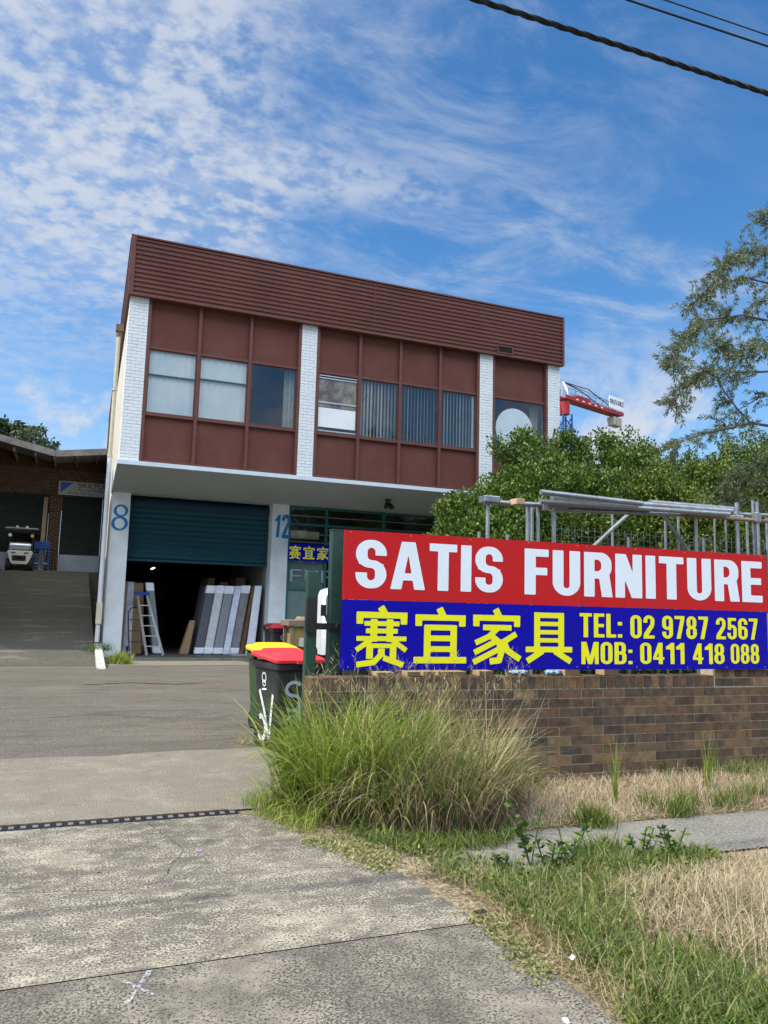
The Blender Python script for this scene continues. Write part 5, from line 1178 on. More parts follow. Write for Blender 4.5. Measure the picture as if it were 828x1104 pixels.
# left group
slab('mattress', 'mat_mid', 'grey mattress with a white top leaning left behind the ladder', 'mattress', 1.38, 1.60, 1.06, 1.27, 2.75, 4.2, 2.0, grp, ends='mat_white')
slab('cardboard_sheet', 'card', 'tall tan cardboard stack at the left inside the garage door', 'cardboard', 0.62, 1.15, 0.55, 1.02, 3.0, 3.4, 1.98, None, 0.01)
slab('wrapped_panel', 'plastic_wrap', 'whitish wrapped panel standing at the top left behind the hand truck', 'panel', 0.50, 0.80, 0.46, 0.76, 2.95, 2.99, 2.0, None, 0.005)
slab('board', 'wood_grey', 'narrow grey board standing against the left jamb of the garage', 'board', 0.48, 0.56, 0.50, 0.58, 2.63, 2.75, 2.0, None, 0.004)
# step ladder
LD = thing('step_ladder', (1.25, 2.5, FZ), 'aluminium step ladder with a blue top leaning beside the hand truck', 'ladder')
b0, b1_, t0, t1 = Vector((1.16, 2.25, FZ)), Vector((1.60, 2.25, FZ)), Vector((0.84, 2.62, FZ + 1.66)), Vector((1.10, 2.62, FZ + 1.66))
for p, q in ((b0, t0), (b1_, t1)):
    g = MB(); g.beam(p, q, 0.035, 0.06); part(g, 'rail', M['alu'], LD)
for k in range(1, 6):
    f = k / 6.0 - 0.02; g = MB(); g.beam(b0.lerp(t0, f), b1_.lerp(t1, f), 0.07, 0.025); part(g, 'rung', M['alu'], LD)
g = MB(); g.box(0.78, 1.16, 2.56, 2.74, FZ + 1.64, FZ + 1.72); part(g, 'top_cap', mat('blue_plastic', (0.02, 0.06, 0.35), rough=0.5), LD)
# hand truck
HT = thing('hand_truck', (0.85, 2.4, FZ), 'black two wheeled hand truck with a rounded frame inside the garage door', 'hand truck')
xa, xb = 0.66, 0.98
g = MB(); g.tube([(xa + .05, 2.35, FZ + .1), (xa, 2.45, FZ + 0.6), (xa - .03, 2.55, FZ + 1.15), (xa + .02, 2.56, FZ + 1.25), (xa + .10, 2.56, FZ + 1.29), (xb - .13, 2.56, FZ + 1.29), (xb - .04, 2.56, FZ + 1.25), (xb, 2.55, FZ + 1.15), (xb + .02, 2.45, FZ + .6), (xb + .05, 2.35, FZ + .1)], 0.016, 8); part(g, 'frame', M['black_metal'], HT)
for z_ in (0.35, 0.65, 0.95):
    g = MB(); g.tube([(xa, 2.45 + (z_ - .6) * .15, FZ + z_), (xb, 2.45 + (z_ - .6) * .15, FZ + z_)], 0.012, 8); part(g, 'crossbar', M['black_metal'], HT)
for s_ in (xa - 0.03, xb + 0.06):
    g = MB(); g.tube([(s_, 2.45, FZ + .12), (s_ + .05, 2.45, FZ + .12)], 0.12, 20); part(g, 'wheel', M['tyre'], HT, smooth=True)
g = MB(); g.box(xa, xb + .05, 2.10, 2.33, FZ + .01, FZ + .02); part(g, 'toe_plate', M['black_metal'], HT)

# ================================================================== FORKLIFT AND CAGE in front of the rear shed
zf = rz(15.4)
fy = 14.9; fa, fb = onY(4, 612, fy), onY(37, 612, fy); fx = (onY(7, 600, fy).x + onY(35, 600, fy).x) / 2; fw = onY(35, 600, fy).x - onY(7, 600, fy).x
zr = onY(22, 569, fy).z; fz = min(zf, rz(fy))
FK = thing('forklift', (fx, fy + .6, fz), 'cream forklift seen from behind with a steel gas bottle, parked before the left shed door', 'forklift')
hz_ = onY(22, 593.5, fy).z
hw = fw / 2
g = MB(); prof = [(-hw * 0.62, fz + 0.28), (hw * 0.62, fz + 0.28), (hw * 0.78, fz + 0.45), (hw, fz + 0.75), (hw, hz_ - 0.08), (hw * 0.92, hz_), (-hw * 0.92, hz_), (-hw, hz_ - 0.08), (-hw, fz + 0.75), (-hw * 0.78, fz + 0.45)]
g.prism([(fx + x, z) for x, z in prof], 'y', fy, fy + 1.2); cw = part(g, 'counterweight', M['fork_white'], FK, bevel=0.05)
g = MB(); g.box(fx - hw * 0.58, fx + hw * 0.5, fy - 0.012, fy + 0.02, hz_ - 0.42, hz_ - 0.20); sub(g, 'grille', M['black_metal'], cw, FK)
g = MB(); g.box(fx - hw * 0.34, fx + hw * 0.25, fy - 0.012, fy + 0.02, fz + 0.50, fz + 0.56); sub(g, 'tow_slot', M['black_metal'], cw, FK)
for s_ in (-1, 1):
    g = MB(); g.box(fx + s_ * hw * .5 - 0.08, fx + s_ * hw * .5 + 0.08, fy - 0.012, fy + 0.02, hz_ - 0.12, hz_ - 0.07); sub(g, 'vent', M['black_metal'], cw, FK)
    g = MB(); g.tube([(fx + s_ * hw * 0.72, fy + .3, fz + 0.27), (fx + s_ * hw * 1.06, fy + .3, fz + 0.27)], 0.27, 22); part(g, 'wheel', M['tyre'], FK, smooth=True)
    g = MB(); g.tube([(fx + s_ * hw * 0.72, fy + 1.6, fz + 0.32), (fx + s_ * hw * 1.06, fy + 1.6, fz + 0.32)], 0.32, 22); part(g, 'wheel', M['tyre'], FK, smooth=True)
    g = MB(); g.tube([(fx + s_ * hw * 0.92, fy + .1, hz_), (fx + s_ * hw * 0.90, fy + .25, zr - .03)], 0.03, 8); g.tube([(fx + s_ * hw * 0.92, fy + 1.7, hz_ - .3), (fx + s_ * hw * 0.90, fy + 1.4, zr - .03)], 0.03, 8); part(g, 'guard_post', M['black_metal'], FK)
    g = MB(); g.tube([(fx + s_ * hw * 0.86, fy + .05, hz_ + .62), (fx + s_ * hw * 0.86, fy - .02, hz_ + .62)], 0.07, 14); part(g, 'tail_lamp', mat('tail_lamp', (0.6, 0.3, 0.1), rough=0.3) if s_ > 0 else M['lamp_glass'], FK)
    g = MB(); g.box(fx + s_ * hw * .38 - .05, fx + s_ * hw * .38 + .05, fy + .2, fy + .3, zr + .03, zr + .10); part(g, 'roof_lamp', M['lamp_glass'], FK)
g = MB(); g.box(fx - hw * 1.28, fx + hw * 1.28, fy + 0.05, fy + 1.6, zr - 0.03, zr + 0.02); part(g, 'overhead_guard', M['galv'], FK)
g = MB(); g.tube([(fx - 0.42, fy + .35, hz_ + .20), (fx - 0.36, fy + .35, hz_ + .20), (fx + 0.32, fy + .35, hz_ + .20), (fx + 0.38, fy + .35, hz_ + .20)], 0.155, 20); part(g, 'gas_bottle', M['gas'], FK, smooth=True)
g = MB(); g.box(fx - hw * .9, fx + hw * .9, fy + 1.2, fy + 1.9, fz + .35, fz + .75); part(g, 'chassis', M['black_metal'], FK)
g = MB(); g.box(fx - .35, fx - .22, fy + 2.0, fy + 2.1, fz + .1, fz + 1.9); g.box(fx + .22, fx + .35, fy + 2.0, fy + 2.1, fz + .1, fz + 1.9); part(g, 'mast', M['black_metal'], FK)
g = MB(); g.hexa([(fx - .25, fy + 1.0, hz_), (fx + .25, fy + 1.0, hz_), (fx + .25, fy + 1.15, hz_), (fx - .25, fy + 1.15, hz_)], [(fx - .22, fy + .9, hz_ + .45), (fx + .22, fy + .9, hz_ + .45), (fx + .22, fy + 1.0, hz_ + .45), (fx - .22, fy + 1.0, hz_ + .45)]); part(g, 'seat', M['black_metal'], FK, bevel=0.03)
ca, cb = onY(38, 583, 15.5), onY(51.5, 616, 15.5)
CG = thing('blue_cage_trolley', ((ca.x + cb.x) / 2, 15.7, zf), 'tall blue wire cage trolley between the forklift and the brick pillar', 'trolley')
for xx in (ca.x, (ca.x + cb.x) / 2, cb.x):
    g = MB(); g.tube([(xx, 15.5, zf), (xx, 15.5, ca.z)], 0.022, 8); part(g, 'upright', M['blue_cage'], CG)
for k in range(9):
    z_ = zf + 0.12 + k * (ca.z - zf - 0.14) / 8; g = MB(); g.tube([(ca.x, 15.49, z_), (cb.x, 15.49, z_)], 0.014, 6); part(g, 'cross_wire', M['blue_cage'], CG)
g = MB(); g.box(ca.x, cb.x, 15.62, 16.1, zf + 0.9, ca.z); part(g, 'side_sheet', M['blue_cage'], CG)
g = MB(); g.box(ca.x + .03, cb.x - .02, 15.55, 16.1, zf + 0.25, zf + 0.33); part(g, 'shelf', M['plinth'], CG)

# ================================================================== SCAFFOLD RACK behind the sign
RY = -12.45
RK = thing('scaffold_rack', (6, RY, 0), 'galvanised steel frame rack with wire mesh bays standing behind the sign', 'rack')
def rp(x, y, Y=RY): return onY(x, y, Y)
def rpost(x, ytop, r, Y=RY, nm='upright', mt='galv'):
    p = rp(x, ytop, Y); g = MB(); g.tube([(p.x, Y, 0), (p.x, Y, p.z)], r * 0.8, 12); return part(g, nm, M[mt], RK, smooth=True)
for x, yt, r, Y in [(526, 541, .030, RY), (569, 545, .032, RY), (573.5, 547, .026, RY + .5), (580, 546, .030, RY), (597, 550, .034, RY), (660, 553, .022, RY + .35), (717, 551, .022, RY + .35), (731, 553, .022, RY + .35), (750, 556, .030, RY), (770, 556, .018, RY + .4), (782, 556, .018, RY + .4), (794, 542, .036, RY + .1), (805, 558, .024, RY + .3), (811.5, 540, .028, RY), (816, 541, .028, RY - .06), (826, 556, .022, RY + .3)]:
    rpost(x, yt, r, Y)
for x, yt in [(516.5, 573), (547, 576), (677, 579), (758, 580)]: rpost(x, yt, .022, RY - .15, 'stub')
lo = [rp(520, 541.5), rp(828, 559)]
for k, (a, b, r, Y) in enumerate([((522, 541), (612, 546), .030, RY - .05), ((583, 544), (700, 549.5), .026, RY - .02), ((597, 549.5), (800, 557.5), .028, RY), ((735, 555), (828, 562), .024, RY - .03), ((700, 551), (835, 556), .030, RY + .12)]):
    p, q = rp(*a, Y), rp(*b, Y); g = MB(); g.tube([p, q], r, 12); part(g, 'top_rail', M['rust'] if k == 3 else M['galv'], RK, smooth=True)
for a, b in (((680, 552), (641, 588)), ((713, 553), (742, 594))):
    p, q = rp(*a, RY + .2), rp(*b, RY + .2); g = MB(); g.tube([p, q + (q - p) * 1.2], .024, 10); part(g, 'brace', M['galv'], RK, smooth=True)
for k, (xa, xb) in enumerate([(598, 660), (660, 716), (716, 769), (758, 828)]):
    pa, pb_ = rp(xa, 560, RY + .38 + .02 * k), rp(xb, 560, RY + .38 + .02 * k); yy = RY + .38 + .02 * k
    g = MB(); x = pa.x
    while x < pb_.x: g.beam((x, yy, 0.2), (x, yy, 2.62), 0.005); x += 0.10
    z_ = 0.25
    while z_ < 2.62: g.beam((pa.x, yy + .004, z_), (pb_.x, yy + .004, z_), 0.005); z_ += 0.075
    part(g, 'mesh_panel', M['wire'], RK)
# clamp and joint plates
g = MB(); p = rp(524, 538); g.box(p.x - .07, p.x + .13, RY - .10, RY + .05, p.z - .045, p.z + .03); part(g, 'end_plate', M['galv'], RK, bevel=.01)
for (x, y) in ((584, 545), (812, 558)):
    p = rp(x, y); g = MB(); g.box(p.x - .04, p.x + .05, RY - .09, RY - .02, p.z - .07, p.z + .06); part(g, 'clamp', M['galv'], RK, bevel=.01)
lowp = [((583, 530.5), (692, 543), .032, RY - .25, 'uppermost galvanised pipe lying on the rack, ending nearest the pipe tips'), ((595, 536.5), (789, 551.5), .042, RY - .12, 'thick galvanised pipe lying along the top of the rack'),
        ((582, 540.5), (786, 554.5), .030, RY - .19, 'thin pipe lying below the thick pipe on the rack'), ((700, 541.5), (790, 549), .034, RY - .02, 'short pipe at the right, behind the thick pipe on the rack')]
for a, b, r, Y, lb in lowp:
    p, q = rp(*a, Y), rp(*b, Y); g = MB(); g.tube([p, q], r, 14); o = g.build('steel_pipe', M['galv'], smooth=True); tag(o, lb, 'pipe', 'steel pipes lying on the rack')
p = rp(557, 541, RY - .12); g = MB(); g.box(p.x - .05, p.x + .06, RY - .2, RY - .06, p.z - .035, p.z + .03); o = g.build('timber_packer', M['wood'], bevel=.004); tag(o, 'small pale timber packer wedged near the left end of the rack', 'timber block')

# ================================================================== TOWER CRANE far behind
T = onZ(608.5, 433, 34.1); tail = onZ(667.5, 451.5, 34.1); dj = (tail - T).normalized(); sj = Vector((-dj.y, dj.x, 0))
TC = thing('tower_crane', (T.x, T.y, 0), 'far red and blue tower crane rising behind the right end of the building', 'crane')
hw = 0.8
for sx in (-1, 1):
    for sy in (-1, 1):
        g = MB(); g.beam((T.x + sx * hw, T.y + sy * hw, 0), (T.x + sx * hw, T.y + sy * hw, 32.0), 0.22); part(g, 'tower_leg', M['crane_blue'], TC)
g = MB(); z = 6.0; k = 0
while z < 31:
    for (ax, ay, bx, by) in ((-1, -1, 1, -1), (1, -1, 1, 1), (1, 1, -1, 1), (-1, 1, -1, -1)):
        p, q = (T.x + ax * hw, T.y + ay * hw), (T.x + bx * hw, T.y + by * hw)
        if k % 2: p, q = q, p
        g.beam((*p, z), (*q, z + 1.6), 0.12); g.beam((*p, z), (*q, z), 0.10)
    z += 1.6; k += 1
part(g, 'lattice', M['crane_blue'], TC)
g = MB(); g.tube([(T.x, T.y, 32.0), (T.x, T.y, 34.0)], 0.8, 20); part(g, 'slew_ring', M['crane_red'], TC)
L_ = (tail - T).length; cjv = lambda t, s_, z: T + dj * t + sj * s_ + Vector((0, 0, z - 33.1))
def cbox(mb, t0, t1, s0, s1, z0, z1): mb.hexa([cjv(t0, s0, z0), cjv(t1, s0, z0), cjv(t1, s1, z0), cjv(t0, s1, z0)], [cjv(t0, s0, z1), cjv(t1, s0, z1), cjv(t1, s1, z1), cjv(t0, s1, z1)]); return mb
g = MB(); cbox(g, -0.8, L_, -0.9, -0.75, 33.35, 33.95); cbox(g, -0.8, L_, 0.75, 0.9, 33.35, 33.95); cbox(g, -0.8, L_, -0.74, 0.74, 33.4, 33.5); cj = part(g, 'counter_jib', M['crane_red'], TC)
g = MB()
for s_ in (-0.82, 0.82):
    g.beam(cjv(0, s_, 35.1), cjv(L_ * .95, s_, 34.9), 0.06)
    for t in np.linspace(0, L_ * .95, 9): g.beam(cjv(t, s_, 34.0), cjv(t, s_, 35.0), 0.06)
sub(g, 'handrail', M['crane_grey'], cj, TC)
g = MB(); cbox(g, L_ * .18, L_ * .42, -.5, .5, 33.96, 34.6); sub(g, 'winch', M['crane_red'], cj, TC)
for k in range(5):
    g = MB(); cbox(g, L_ * (.12 + .11 * k), L_ * (.155 + .11 * k), -0.95, -0.91, 33.55, 33.75); sub(g, 'marker_plate', M['white_sheet'], cj, TC)
g = MB(); g.beam(cjv(0.3, -.6, 34.1), cjv(-0.3, 0, 36.2), 0.3); g.beam(cjv(0.3, .6, 34.1), cjv(-0.3, 0, 36.2), 0.3); part(g, 'a_frame', M['white_sheet'], TC)
for s_ in (-.7, .7):
    g = MB(); g.tube([cjv(-.3, 0, 36.2), cjv(L_ * .36, s_, 36.0), cjv(L_ * .8, s_, 34.2)], 0.085, 6); part(g, 'pendant_bar', M['crane_grey'], TC)
g = MB(); g.tube([cjv(-.3, 0, 36.2), cjv(L_ * .95, 0, 35.4)], 0.05, 6); part(g, 'pendant_rope', M['crane_grey'], TC)
g = MB(); cbox(g, L_ * .70, L_ * .99, -1.10, -1.02, 34.05, 36.1); bdp = part(g, 'name_board', M['sign_white'], TC)
g = MB(); write(g, 'ADVANCE', L_ * .745, L_ * .98, 34.75, 35.6, lambda u, z: cjv(u, -1.12, z), style=(0.15, 0.13, 0.56)); sub(g, 'lettering', tm, bdp, TC)
g = MB(); vs, fs = march(I_(gRR(0, 0, 1, 1, .5), N_(gRR(.25, .25, .75, .75, .25))), 1.0, 24); g.add([cjv(L_ * .705 + x * .7, -1.12, 34.85 + y * .7) for x, y in vs], fs); sub(g, 'logo', tm, bdp, TC)
for k in range(3):
    g = MB(); cbox(g, L_ * (.83 + .055 * k), L_ * (.88 + .055 * k), -.7, .7, 31.5, 33.0); part(g, 'counterweight', M['concrete_block'], TC, bevel=.15)
g = MB(); cbox(g, -9, -0.8, -.6, -.45, 33.2, 33.5); cbox(g, -9, -0.8, .45, .6, 33.2, 33.5); part(g, 'jib', M['crane_red'], TC)

# ================================================================== OVERHEAD CABLES along the street
def cable(p, q, r, label, twist=0, sag=0.25):
    p = Vector(p); q = Vector(q); d = (q - p); a = p - d * 6; b = q + d * 8; n = 70; pts = []
    tm_ = 0.5
    for i in range(n + 1):
        t = i / n; x = a.lerp(b, t); tt = (x - (p + q) / 2).length / (b - a).length; x.z += 4 * sag * tt * tt * 0 ; pts.append(x)
    g = MB(); g.tube(pts, r, 8)
    if twist:
        seg_n = 1400; pts2 = []
        L__ = (b - a).length; dd = (b - a).normalized(); s1 = dd.cross(Vector((0, 0, 1))).normalized(); s2 = dd.cross(s1)
        for ph in (0, 2.1, 4.2):
            pp = [a + dd * (L__ * i / seg_n) + s1 * math.cos(i * .42 + ph) * r * .75 + s2 * math.sin(i * .42 + ph) * r * .75 for i in range(seg_n + 1)]
            g.tube(pp, r * .62, 5)
    o = g.build('power_cable', M['cable'], smooth=False); tag(o, label, 'cable', 'overhead cables')
cz = 5.7
cable(onZ(517, 0.5, cz), onZ(828, 101, cz), 0.016, 'thick twisted black cable crossing the top right corner', twist=1)
cable(onZ(677, 0, cz + .25), onZ(828, 50, cz + .25), 0.0075, 'thin middle cable above the thick one at the top right')
cable(onZ(717, 0, cz + .35), onZ(828, 38, cz + .35), 0.005, 'thinnest and topmost cable in the top right corner')
# ================================================================== VEGETATION
def proj_px(P):
    P = np.asarray(P, float) - np.array(CAM); r = P @ np.array(CR); u_ = P @ np.array(CU); f = P @ np.array(CF)
    return 414 + FPX * r / f, 552 - FPX * u_ / f, f
def tube_tree(pts, r0, r1, mb, n=8): mb.tube(pts, r0, n, r2=r1)
def crown_points(cx, cy, z0, z1, rx, ry, nclump, per, cr, inner=0.25, lump=0.25):
    C = []; hz = (z1 - z0) / 2; cz = (z0 + z1) / 2
    for i in range(nclump):
        d = unit(rng.normal(size=3)); k = 1.0 if rng.random() > inner else rng.uniform(0.45, 0.9); k *= 1 + rng.normal(0, lump * 0.35)
        C.append((cx + d[0] * rx * k, cy + d[1] * ry * k, cz + d[2] * hz * k))
    C = np.array(C); P = []
    for c in C:
        n = int(per * rng.uniform(0.6, 1.4)); v = unit(rng.normal(size=(n, 3))) * (rng.uniform(0, 1, (n, 1)) ** 0.45) * cr * rng.uniform(0.7, 1.3); P.append(c + v)
    return C, np.concatenate(P)
def bush_tree(name, label, cx, cy, z1, rx, ry, leafm, group, z0=0.5, nclump=120, per=110, cr=0.30, ls=0.085, lw=0.045):
    r = thing(name, (cx, cy, 0), label, 'tree', group)
    C, P = crown_points(cx, cy, z0, z1, rx, ry, nclump, per, cr)
    out = unit(P - np.array([cx, cy, (z0 + z1) / 2])); D = out * 0.8 + rng.normal(size=P.shape) * 0.7 + np.array([0, 0, 0.15])
    o = leaves_mesh('crown', P, D, ls, lw, leafm, None); world_child(o, r)
    g = MB(); top = Vector((cx + .1, cy, z0 + (z1 - z0) * .5)); g.tube([(cx, cy, 0), (cx + .03, cy + .02, 1.0), top], 0.09, 8, r2=0.04); tr = part(g, 'trunk', M['bark'], r)
    for i in rng.choice(len(C), 14, replace=False):
        e = MB(); e.tube([(cx, cy, 0.8 + rng.uniform(0, 1)), tuple((np.array([cx, cy, 1.6]) + C[i]) / 2 + rng.normal(size=3) * .1), tuple(C[i])], 0.03, 6, r2=0.008); sub(e, 'limb', M['bark'], tr, r)
    return r
HY = -5.0
def hx(px_, y=HY): return onY(px_, 500, y).x
hedge = [
    (588, 500, -6.0, 1.05, G_HEDGE, 'rounded green tree just left of the first tall rack uprights'),
    (632, 505, -6.2, 1.05, G_HEDGE, 'rounded green tree in front of the hedge, above the letters FU'),
    (682, 503, -5.8, 1.1, G_HEDGE2, 'yellow tinged tree between the mid hedge trees'),
    (832, 500, -6.2, 1.2, G_HEDGE2, 'yellow green tree at the right edge behind the hanging branch'),  # px x, px top y, Y, rx, leaf, label
    (512, 528, -5.6, 0.90, G_HEDGE, 'low dark green tree at the left end of the hedge, against the building canopy'),
    (570, 478, -4.8, 1.05, G_HEDGE, 'dense dark green tree in front of the round disc window'),
    (606, 483, -4.2, 1.25, G_HEDGE, 'dense green tree just below the crane'),
    (660, 484, -4.8, 1.25, G_HEDGE, 'dense green tree below and right of the crane counterweight'),
    (705, 489, -4.0, 1.25, G_HEDGE, 'mid green tree in the dip of the hedge skyline'),
    (722, 520, -6.4, 0.95, G_HEDGE2, 'shorter yellow green tree in front of the hedge above the U of the sign'),
    (760, 500, -5.6, 1.15, G_HEDGE2, 'yellow green tree near the right end of the hedge'),
    (805, 476, -4.6, 1.35, G_HEDGE2, 'taller yellow green tree behind the overhanging willow leaved branch'),
    (860, 470, -4.4, 1.5, G_HEDGE, 'green tree cut by the right edge of the picture')]
for (px_, py, Y, rx, lm, lb) in hedge:
    p = onY(px_, py, Y); bush_tree('hedge_tree', lb, p.x, Y, p.z - 0.12, rx, rx * 0.95, lm, 'trees forming the hedge behind the rack', nclump=260, per=185, cr=0.29, ls=0.088, lw=0.052)
# bushes low between, so no daylight shows under the crowns
for k, px_ in enumerate((530, 590, 640, 690, 780)):
    p = onY(px_, 580, -6.3); bush_tree('shrub', ['leafy shrub low behind the left end of the rack', 'leafy shrub low behind the rack left of the first brace', 'leafy shrub low behind the left brace of the rack', 'leafy shrub low behind the rack between its two braces', 'leafy shrub low behind the right end of the rack'][k], p.x, -6.4, 3.4, 1.0, 0.8, G_HEDGE if k < 3 else G_HEDGE2, 'shrubs behind the rack', z0=0.3, nclump=130, per=130, ls=0.10, lw=0.06)

# ---- near tree with narrow leaves hanging in from the right
NT = thing('willow_myrtle_tree', (11.2, -10.2, 0), 'loose tree with narrow grey green leaves reaching in from the right edge', 'tree')
g = MB(); g.tube([(11.3, -10.2, 0), (11.15, -10.2, 1.6), (11.3, -10.3, 3.2), (11.1, -10.3, 4.6), (11.3, -10.1, 6.2), (11.2, -10.2, 8.0)], 0.16, 10, r2=0.05); trk = part(g, 'trunk', M['bark'], NT)
segs = []   # (points) of fine twigs
def limb(pxs, Y0, Y1, r0, r1):
    n = len(pxs); pts = [onY(x, y, Y0 + (Y1 - Y0) * i / (n - 1)) for i, (x, y) in enumerate(pxs)]
    e = MB(); e.tube(pts, r0, 7, r2=r1); sub(e, 'branch', M['bark'], trk, NT); return pts
limbs = [limb([(900, 470), (828, 459), (809, 456), (791, 461), (765, 466), (739, 474), (722, 482)], -10.2, -10.7, 0.030, 0.006),
         limb([(809, 456), (795, 441), (783, 425), (770, 405), (752, 395)], -10.3, -10.8, 0.016, 0.005),
         limb([(900, 420), (840, 400), (800, 402), (765, 397), (738, 418), (722, 440)], -10.0, -9.8, 0.026, 0.005),
         limb([(900, 380), (850, 350), (800, 340), (760, 345), (735, 372), (722, 395)], -10.2, -10.9, 0.026, 0.005),
         limb([(890, 350), (850, 310), (805, 300), (768, 308), (745, 330)], -10.1, -9.7, 0.022, 0.005),
         limb([(900, 330), (855, 285), (822, 268), (790, 278), (772, 292)], -10.3, -10.6, 0.020, 0.004),
         limb([(880, 290), (850, 262), (832, 240), (822, 236)], -10.2, -10.0, 0.016, 0.004),
         limb([(900, 400), (860, 372), (830, 372), (800, 378), (770, 372)], -10.6, -11.3, 0.020, 0.005),
         limb([(900, 360), (870, 330), (845, 322), (815, 325)], -9.8, -9.2, 0.020, 0.005),
         limb([(900, 430), (850, 425), (820, 428), (790, 445), (775, 455)], -9.9, -9.6, 0.016, 0.004),
         limb([(910, 545), (860, 535), (826, 520), (798, 512), (782, 520)], -9.6, -9.3, 0.018, 0.004),
         limb([(910, 560), (860, 560), (830, 548), (805, 540), (786, 538), (770, 545)], -9.8, -9.6, 0.016, 0.004),
         limb([(900, 500), (855, 500), (828, 497), (806, 500)], -9.8, -10.0, 0.014, 0.004),
         limb([(900, 590), (860, 585), (838, 570), (820, 572)], -9.7, -9.5, 0.014, 0.004)]
tw = MB(); LC, LDr = [], []
for li, pts in enumerate(limbs):
    n = len(pts); start = 1
    total = sum((b - a).length for a, b in zip(pts[start:], pts[start + 1:]))
    cnt = int(total * (32 if li not in (0, 1, 9) else 14)) + 6
    for k in range(cnt):
        t = rng.uniform(0.05, 1.0) ** 0.8 * (n - 1 - start) + start; i = min(int(t), n - 2); f = t - i
        p = np.array(pts[i].lerp(pts[i + 1], f)); d = np.array((pts[i + 1] - pts[i]).normalized())
        dr = unit(d * 0.7 + rng.normal(size=3) * np.array([0.75, 0.9, 0.7]) + np.array([0, 0, 0.05 if li < 10 else -0.1]))
        L_ = rng.uniform(0.16, 0.46); q = [p]
        for s_ in range(5):
            dr = unit(dr + np.array([0, 0, -0.10]) + rng.normal(size=3) * 0.10); q.append(q[-1] + dr * L_ / 5)
        tw.tube([tuple(v) for v in q], 0.0035, 4, r2=0.0015, cap=False)
        m_ = int(L_ * 105)
        for j in range(m_):
            tt = rng.uniform(0.12, 1.0) * 5; a = min(int(tt), 4); pos = q[a] + (q[a + 1] - q[a]) * (tt - a); dd = unit(q[a + 1] - q[a])
            sd2 = unit(np.cross(dd, rng.normal(size=3))); LC.append(pos); LDr.append(dd * 0.75 + sd2 * 0.75)
tag(sub(tw, 'twigs', M['bark'], trk, NT), kind='stuff')
LC = np.array(LC); LDr = np.array(LDr); kx, ky, _f = proj_px(LC); kp = kx > 716 + 10 * np.sin(ky / 9.0); LC = LC[kp]; LDr = LDr[kp]
o = leaves_mesh('crown', np.array(LC), np.array(LDr), 0.090, 0.0175, G_NARROW); world_child(o, NT)
# rest of the crown outside the frame, to the right
C, P = crown_points(11.9, -10.2, 3.4, 8.9, 1.9, 1.9, 220, 150, 0.42)
keep = proj_px(P)[0] > 838; P = P[keep]
o = leaves_mesh('crown', P, unit(P - np.array([11.3, -10.2, 5.5])) + rng.normal(size=P.shape) * .6, 0.085, 0.015, G_NARROW); world_child(o, NT)

# ---- gum trees: one far behind the shed, two across the street (mirrored in the windows)
def gum(name, label, x, y, h, spread, n=16, ls=0.22, lw=0.10, per=260, seed=3, zb=0.0, cr=1.0, low=0.5):
    rr = np.random.default_rng(seed); r = thing(name, (x, y, zb), label, 'tree')
    g = MB(); g.tube([(x, y, zb), (x + .3, y, zb + h * .3), (x + .1, y + .2, zb + h * .55), (x + .3, y, zb + h * .8)], h * 0.022, 10, r2=h * .008); t_ = part(g, 'trunk', M['gum_bark'], r)
    P = []
    for i in range(n):
        a = rr.uniform(0, 2 * np.pi); q = rr.uniform(0.15, 1) ** .6 * spread; zz = zb + h * rr.uniform(low, 0.97) * (1 - 0.12 * q / spread)
        c = np.array([x + math.cos(a) * q, y + math.sin(a) * q, zz]); s_ = cr * rr.uniform(.6, 1.3)
        e = MB(); e.tube([(x + .2, y, zb + h * (low - .12)), tuple((c + np.array([x, y, zb + h * low])) / 2 + rr.normal(size=3) * .3), tuple(c)], h * .007, 6, r2=h * .002); sub(e, 'limb', M['gum_bark'], t_, r)
        for k in range(5):
            cc = c + rr.normal(size=3) * s_ * np.array([.8, .8, .4]); v = unit(rr.normal(size=(per // 4, 3))) * rr.uniform(0, 1, (per // 4, 1)) ** .4 * s_ * .62 * np.array([1, 1, .6]); P.append(cc + v)
    P = np.concatenate(P); o = leaves_mesh('crown', P, rr.normal(size=P.shape) + np.array([0, 0, -.6]), ls, lw, G_GUM); world_child(o, r); return r
gum('gum_tree', 'large rounded gum tree rising behind the roof of the rear shed', -7.3, 55, 18.0, 4.6, n=60, ls=0.36, lw=0.20, per=560, seed=5, cr=1.25, low=0.62)
gum('street_gum_tree', 'tall pale barked gum tree across the street, mirrored in the upper windows', 12, -46, 15, 5.0, n=26, ls=0.35, lw=0.18, per=260, seed=8, cr=1.4, low=0.35)
gum('street_gum_tree', 'broad gum tree across the street behind the camera', 24, -44, 13, 5.5, n=26, ls=0.35, lw=0.18, per=260, seed=9, cr=1.5, low=0.3)
# ---- far tree line right of the hedge, hidden mostly: a row of trees closing the horizon
for k, x in enumerate((24, 31, 39, 48)):
    bush_tree('backdrop_tree', ['green tree far right beyond the yard, nearest of the backdrop row', 'green tree second along the backdrop row', 'green tree third along the backdrop row', 'green tree farthest along the backdrop row'][k], x, 14 + k * 3, 5.5, 3.6, 3.2, G_HEDGE, 'backdrop trees beyond the yard', nclump=90, per=70, cr=0.7, ls=0.22, lw=0.13)

